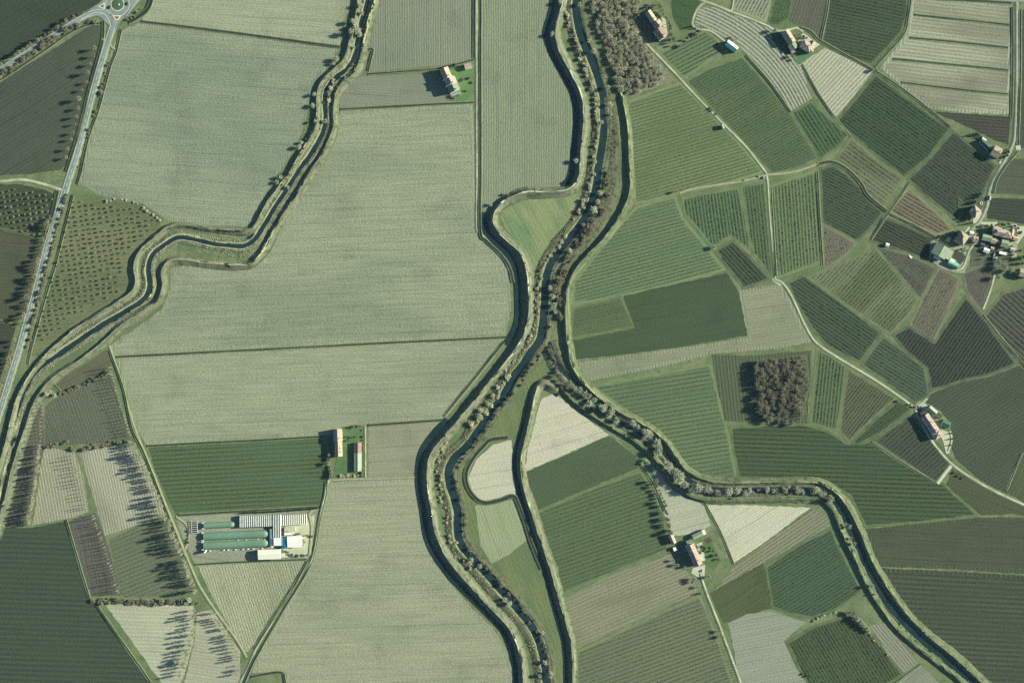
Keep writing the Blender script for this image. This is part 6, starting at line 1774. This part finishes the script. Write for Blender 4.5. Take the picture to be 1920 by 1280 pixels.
along('poplar', [(400,1146),(424,1182),(444,1216),(450,1262)], 6, "bare poplar at the lowest bend of the dirt track", "poplars at the lowest bend of the dirt track", .75, 2.5, .25)
spots('willow', [(333,1240,.9),(350,1130,.8),(356,1124,.9)], "pale bushy tree at the end of the hedge", "pale trees at the end of the hedge")
along('hedge', [(168,1124),(220,1124),(280,1126),(335,1126),(372,1130)], 5, "close-set brown bush in the hedge above the pale stubble plot", "hedge bushes above the pale stubble plot", 1.1, 1.5, .25)
along('hedge', [(172,1128),(220,1129),(280,1131),(335,1131)], 7, "brown bush on the shady side of the hedge", "brown hedge bushes above the stubble plot", .9, 1.2, .25)
along('hedge', [(112,738),(140,728),(165,718),(190,706),(207,698)], 5, "bush in the hedge below the stream meadow", "hedge bushes below the stream meadow", 1.0, 1.2, .25)
along('hedge', [(84,838),(105,834),(128,830),(140,844),(170,838),(200,832),(240,826)], 5.5, "brown bush in the hedge above the stubble plots", "hedge bushes above the stubble plots", 1.0, 1.8, .25)
# gardens
plant('evergreen', 851.5, 123.5, "dark evergreen tree between the lone farmhouse and its outbuilding", None, 1.15)
spots('bush', [(860,178),(852,184),(848,182),(874,171,.8)], "brown garden bush by the white pergola", "bushes by the white pergola", .9)
spots('bush', [(868,150,1.1),(880,147,1.0),(886,155,.9)], "bush on the lawn of the lone farmhouse", "lawn bushes of the lone farmhouse", .8)
spots('leafy', [(1231,29,.9),(1236,33,.7),(1245,62,.6),(1258,66,.8),(1262,74,.9),(1192,46,.8),(1190,54,.7)], "garden tree round the stepped red-roofed house", "garden trees round the stepped red-roofed house")
along('road', [(1236,12),(1246,30),(1254,50),(1260,70),(1266,84)], 6, "bare tree in the dark row behind the stepped red-roofed house", "tree row behind the stepped red-roofed house", .75, 1.5)
along('road', [(1182,42),(1200,26),(1218,12),(1236,8)], 6.5, "bare tree between poplar wood and walled garden", "trees between poplar wood and walled garden", .6, 1.5)
along('hedge', [(1270,86),(1286,76),(1300,66),(1312,60)], 6, "brown bush on the bank below the bright meadow", "bushes below the bright meadow", .9, 2)
spots('evergreen', [(1296,51,.6),(1303,54,.6)], "small dark conifer on the corner of the bright meadow", "conifers on the corner of the bright meadow")
spots('bare', [(1380,74,.5),(1377,70,.5)], "small bare tree behind the teal barn", "small trees behind the teal barn")
plant('bare', 1452, 58, "bare tree casting a long shadow over the curving rows", None, .9)
spots('bare', [(1498,66,.6),(1494,70,.5)], "bare garden tree between the pale house and the pink villa", "bare trees between pale house and pink villa")
spots('evergreen', [(1506,70,.7),(1508,77,.6),(1512,72,.6)], "dark conifer in the court of the pink villa", "conifers in the court of the pink villa")
plant('bare', 1642, 132, "bare tree where the ditches cross above the diagonal vineyard", None, .8)
spots('bare', [(1486,106,.6),(1490,112,.5)], "bare tree at the lawn below the pink villa", "bare trees below the pink villa")
spots('evergreen', [(1829,252,.8),(1834,254,.7),(1838,258,.6)], "dark conifer in the clump behind the long grey shed", "conifer clump behind the long grey shed")
spots('evergreen', [(1884,287,.6),(1888,292,.6),(1882,296,.6),(1891,284,.6),(1886,281,.5)], "dark conifer in the garden beside the tan-roofed house", "conifers beside the tan-roofed house")
spots('leafy', [(1890,286,.6),(1878,301,.5)], "green garden tree beside the tan-roofed house", "garden trees beside the tan-roofed house")
along('evergreen', [(1836,364),(1828,376),(1820,388),(1812,398)], 6, "dark tree in the shady row along the village lane", "dark tree row along the village lane", .75, 1.5)
spots('evergreen', [(1816,412,.7),(1812,420,.7),(1822,418,.5),(1808,408,.7)], "dark conifer below the hipped orange house", "conifers below the hipped orange house")
spots('leafy', [(1848,424,.7),(1858,422,.6),(1842,430,.6),(1838,424,.5),(1878,420,.6),(1890,420,.6)], "green garden tree near the long orange villa", "garden trees near the long orange villa")
spots('evergreen', [(1902,424,.8),(1908,428,.8),(1906,442,.5),(1900,446,.5)], "dark conifer at the east end of the orange villa", "conifers at the east end of the orange villa")
spots('evergreen', [(1912,486,.9),(1918,482,.9),(1916,494,.8),(1898,478,.5),(1893,484,.5)], "dark evergreen tree at the edge of the village", "evergreens at the edge of the village")
spots('bare', [(1880,500,1.1),(1894,506,.9),(1872,492,.8),(1904,512,.8),(1870,520,.9)], "bare tree on the slope below the village", "bare trees below the village")
along('evergreen', [(1868,470),(1864,484),(1860,498)], 5, "dark tree in the row between the village plots", "dark tree row between the village plots", .55, .8)
spots('leafy', [(1762,446,.6),(1768,442,.6),(1784,440,.8),(1790,436,.8),(1796,434,.7)], "garden tree north of the village barn", "garden trees north of the village barn")
spots('leafy', [(1802,468,.6),(1808,466,.5),(1812,470,.5)], "shrubby tree inside the looped village path", "trees inside the looped village path")
spots('bush', [(1750,490,.7),(1752,486,.7),(1748,482,.6)], "bush at the shady end of the village barn", "bushes at the shady end of the village barn")
spots('evergreen', [(1783,812,.5),(1785,822,.5),(1782,834,.5)], "dark shrub along the yard of the lane farm", "dark shrubs along the yard of the lane farm")
spots('leafy', [(1712,762,.5),(1706,758,.5),(1720,762,.5)], "garden tree at the fork of the white lane", "trees at the fork of the white lane")
spots('bush', [(1788,886,.8),(1796,892,.8),(1804,896,.7)], "bush in the short hedge beside the white lane", "hedge bushes beside the white lane")
plant('bush', 1683, 752, "single dark bush at the corner of the brownish vineyard wedge", None, .8)
spots('evergreen', [(1315,1024,.8),(1318,1032,.8),(1312,1036,.6)], "dark evergreen against the sunny side of the courtyard farmhouse", "evergreens against the courtyard farmhouse")
spots('leafy', [(1330,1026,.8),(1336,1032,.7),(1342,1040,.8),(1334,1042,.7),(1345,1048,.7)], "garden tree on the lawn of the courtyard farm", "garden trees of the courtyard farm")
along('road', [(1228,900),(1236,920),(1244,942),(1250,965),(1254,985),(1258,998)], 6, "bare tree in the row above the narrow red-roofed outbuilding", "tree row above the narrow red-roofed outbuilding", .8, 2, .3)
spots('willow', [(1255,994,.8),(1210,862,.7),(1216,866,.6),(1204,868,.6)], "pale bushy tree beside the walled ditch", "pale trees beside the walled ditch")
spots('bare', [(1302,1084,.8),(1298,1090,.7),(1308,1100,.6),(1330,1080,.7),(1262,1050,.6),(1270,1058,.7),(1284,1062,.6)], "bare tree near the forecourt of the courtyard farm", "bare trees near the courtyard farm forecourt")
plant('evergreen', 1312, 1112, "dark conifer beside the white drive", None, .7)
spots('bare', [(1350,1182,.7),(1354,1192,.8)], "bare tree beside the white drive", "bare trees beside the white drive")
along('slim', [(1360,1206),(1372,1236),(1384,1268)], 5, "slim young tree lining the white drive", "young trees lining the white drive", .55, .6)
along('bush', [(617,828),(618,845),(617,862),(619,880),(622,892)], 5.5, "bush on the shady side of the old farmhouse", "bushes west of the old farmhouse", 1.2, 1.5)
spots('bare', [(616,868,.8),(618,852,.7)], "bare tree with long shadow over the striped green field", "bare trees west of the old farmhouse")
along('bush', [(646,803),(662,800),(676,798)], 6, "bush along the top of the walled farmyard", "bushes along the top of the walled farmyard", .9, 1)
along('hedge', [(680,806),(681,840),(681,870),(680,892)], 6, "bush in the hedge beside the farmyard barn", "hedge bushes beside the farmyard barn", .8, .8)
along('palebush', [(640,893),(656,892),(672,891)], 6, "pale bush at the foot of the walled farmyard", "bushes at the foot of the walled farmyard", .8, 1)
spots('leafy', [(652,818,.5),(660,820,.5),(654,825,.5),(668,818,.4)], "green shrub on the lawn of the walled farmyard", "shrubs on the farmyard lawn")
plant('willow', 1338.5, 464.5, "lone pale tree at the corner of the dark lozenge vineyard", None, .85)
spots('bush', [(1331,204,.8),(1334,208,.7),(1344,214,.6)], "bush beside the white track above the tiny hut", "bushes beside the white track")
spots('palebush', [(1395,338,.7),(1422,331,.8),(1432,333,.9)], "pale bush beside the brown track junction", "bushes at the brown track junction")
plant('bare', 1268, 360, "bare tree at the west end of the brown track", None, .7)
spots('willow', [(1598,1154,.9),(1606,1158,1),(1612,1164,1),(1618,1170,1),(1624,1176,.9),(1588,1150,.8),(1628,1182,.8)], "pale crowned tree in the clump by the stream curve", "tree clump by the stream curve")
spots('plant', [(1600,1148,.8),(1592,1146,.8),(1610,1154,.8)], "grey bare tree at the top of the clump by the stream curve", "grey trees of the clump by the stream curve")
spots('leafy', [(1510,1262,.6),(1516,1266,.6)], "small dark tree at the corner of the gridded plot", "trees at the corner of the gridded plot")
along('palebush', [(1522,1166),(1538,1156),(1552,1150),(1568,1148)], 5, "whitish bush in the hedge above the gridded plot", "hedge bushes above the gridded plot", .6, .8)
along('palebush', [(1630,1186),(1646,1206),(1664,1226)], 5, "whitish bush on the bank beside the gridded plot", "hedge bushes beside the gridded plot", .5, .8)
spots('bush', [(570,1004,.7),(585,1005,.8),(578,1003,.6)], "bush in the short hedge on the nursery yard", "bushes on the nursery yard")
spots('leafy', [(548,1038,.6),(556,1040,.7),(566,1040,.7),(575,1040,.6)], "green shrub beside the long pale barn", "shrubs beside the long pale barn")
along('bush', [(348,990),(356,1000),(352,1012),(362,1020)], 5, "brown bush in the weeds west of the green tunnels", "bushes west of the green tunnels", .6, 2.5)
spots('willow', [(920,384,.7),(952,364,.6)], "pale tree on the high levee at the canal bend", "trees on the high levee at the canal bend")
spots('willow', [(1035,65,.7),(1080,302,.8),(1050,6,.7)], "pale tree at the foot of the high levee by the upright furrows", "trees at the foot of the high levee")

# hedge above the greenhouses
e, r = building("hedge", 525, 957, "tall dark evergreen hedge between striped field and glasshouse", "hedge")
V, F = [], []
rnd = random.Random(5)
p = smooth_path([(452,961),(500,959),(550,955.5),(597,952)], .35, curve=False)
for x, y in p:
    for _ in range(9):
        h = 3.6 + .5 * math.sin(x * .8) + rnd.uniform(-.3, .3)
        q = Vector((x - r[0] + rnd.uniform(-.4, .4), y - r[1] + rnd.uniform(-1.0, 1.0), rnd.uniform(.2, h)))
        u = Vector((rnd.gauss(0, 1), rnd.gauss(0, 1), rnd.gauss(0, 1))).normalized() * .32
        v = u.cross(Vector((rnd.gauss(0, 1), rnd.gauss(0, 1), rnd.gauss(0, 1)))).normalized() * .25
        n = len(V)
        V += [tuple(q - u), tuple(q - v), tuple(q + u), tuple(q + v)]
        F.append((n, n + 1, n + 2, n + 3))
mesh_obj("foliage", V, F, LEAF_D, e)


# ------------------------------------------------------------------ reeds and tufts on the banks
def tufts(name, label, lines, mat, per_m, hmin, hmax, seed):
    rs = np.random.RandomState(seed)
    V, F = [], []
    for pts, o0, o1 in lines:
        p = smooth_path(pts, 1.0)
        nn = normals(p)
        n = int(len(p) * per_m)
        k = rs.randint(0, len(p), n)
        o = rs.uniform(o0, o1, n)
        x = p[k, 0] + nn[k, 0] * o
        y = p[k, 1] + nn[k, 1] * o
        # clump
        cl = np.sin(x * .23) * np.sin(y * .19) + np.sin(x * .06 + y * .08)
        keep = rs.rand(n) < np.clip(.55 + cl * .4, .1, 1)
        for xx, yy in zip(x[keep], y[keep]):
            z = ground_z(xx, yy) - .05
            for _ in range(3):
                a = rs.uniform(0, 6.28)
                h = rs.uniform(hmin, hmax)
                w = h * rs.uniform(.25, .45)
                dx, dy = math.cos(a) * w, math.sin(a) * w
                lx, ly = rs.uniform(-.5, .5) * h, rs.uniform(-.5, .5) * h
                b = len(V)
                V += [(xx - dx, yy - dy, z), (xx + dx, yy + dy, z), (xx + lx + dx * .4, yy + ly + dy * .4, z + h), (xx + lx - dx * .4, yy + ly - dy * .4, z + h)]
                F.append((b, b + 1, b + 2, b + 3))
    o = mesh_obj(name, V, F, mat)
    return tag(o, label, "vegetation", None, 'stuff')


tufts("dry_reeds", "straw-pale reeds along the banks of the winding stream", [(STREAM, -9, -3.2), (STREAM, 3.2, 10), ([(300,470),(350,462),(400,476),(450,480),(478,470)], -8, 8)], TW_STRAW, 2.2, .4, 1.0, 3)
tufts("dry_reeds", "straw-pale reeds along the west bank of the river", [(RIVER, -14, -4.5)], TW_STRAW, 5, .4, 1.1, 4)
tufts("dark_scrub", "dark brown scrub along the east bank of the river", [(RIVER[5:20], 6.5, 17)], crownmat("dark_scrub_stems", (116, 116, 94), (94, 98, 78)), 2.8, .4, 1.2, 5)
tufts("dark_scrub", "olive scrub under the trees of the tree-lined stream", [(CANAL, -8, -3.8), (CANAL, 3.8, 8)], TW_OLIVE, 1.6, .3, .9, 6)
tufts("dry_grass", "dry tussocks on the slopes of the levees", [(LEV1, -5, 5), (LEV2, -5, 7), (LEV3, -7, 8), (LEV4, -5, 6), (LEV5, -4, 5), (LEV6, -5, 6)], TW_STRAW, 1.0, .15, .4, 7)
tufts("roadside_grass", "rough grass on the verges of the main road", [(MAIN[1:], 5.5, 10), (MAIN[1:], -10, -5.5), (WARM, 4.5, 10), (WARM, -10, -4.5)], TW_OLIVE, 1.6, .2, .6, 8)
tufts("orchard_grass", "rough grass and prunings between the orchard rows", [([(110,500),(140,480),(200,440),(270,405)], -40, 40), ([(150,390),(200,430),(180,480),(120,560)], -38, 38), ([(20,365),(70,400),(40,420)], -14, 14)], TW_OLIVE, 7, .15, .4, 12)
spots('evergreen', [(1826,440,.5),(1838,446,.45),(1856,432,.5),(1866,424,.5),(1872,446,.4),(1892,448,.45),(1896,462,.5),(1846,478,.5),(1858,484,.45),(1838,486,.4),(1912,470,.6),(1906,494,.6)], "dark shrubby tree filling a gap between the village houses", "dark trees between the village houses")
tufts("rough_grass", "rough grass and brambles under the young poplars", [([(1120,10),(1150,60),(1175,110),(1195,150),(1200,175)], -16, 16), ([(1150,5),(1175,50),(1205,100),(1235,140)], -14, 14)], TW_OLIVE, 4, .3, .8, 9)


# ------------------------------------------------------------------ air
t = NT("thin_air")
for nd in list(t.n):
    if nd.bl_idname == "ShaderNodeBsdfPrincipled": t.n.remove(nd)
vol = t.node("ShaderNodeVolumePrincipled")
vol.inputs["Color"].default_value = (.38, .74, 1.0, 1)
vol.inputs["Density"].default_value = HAZE
vol.inputs["Anisotropy"].default_value = 0.0
t.link(vol.outputs[0], t.n["Material Output"].inputs["Volume"])
v, f = box_vf(-4000, 4000, -4000, 4000, -1.0 - 3, CAM_H + 40)
tag(mesh_obj("haze", v, f, t.m), "thin bluish haze in the air below the aircraft", None, None, 'stuff')
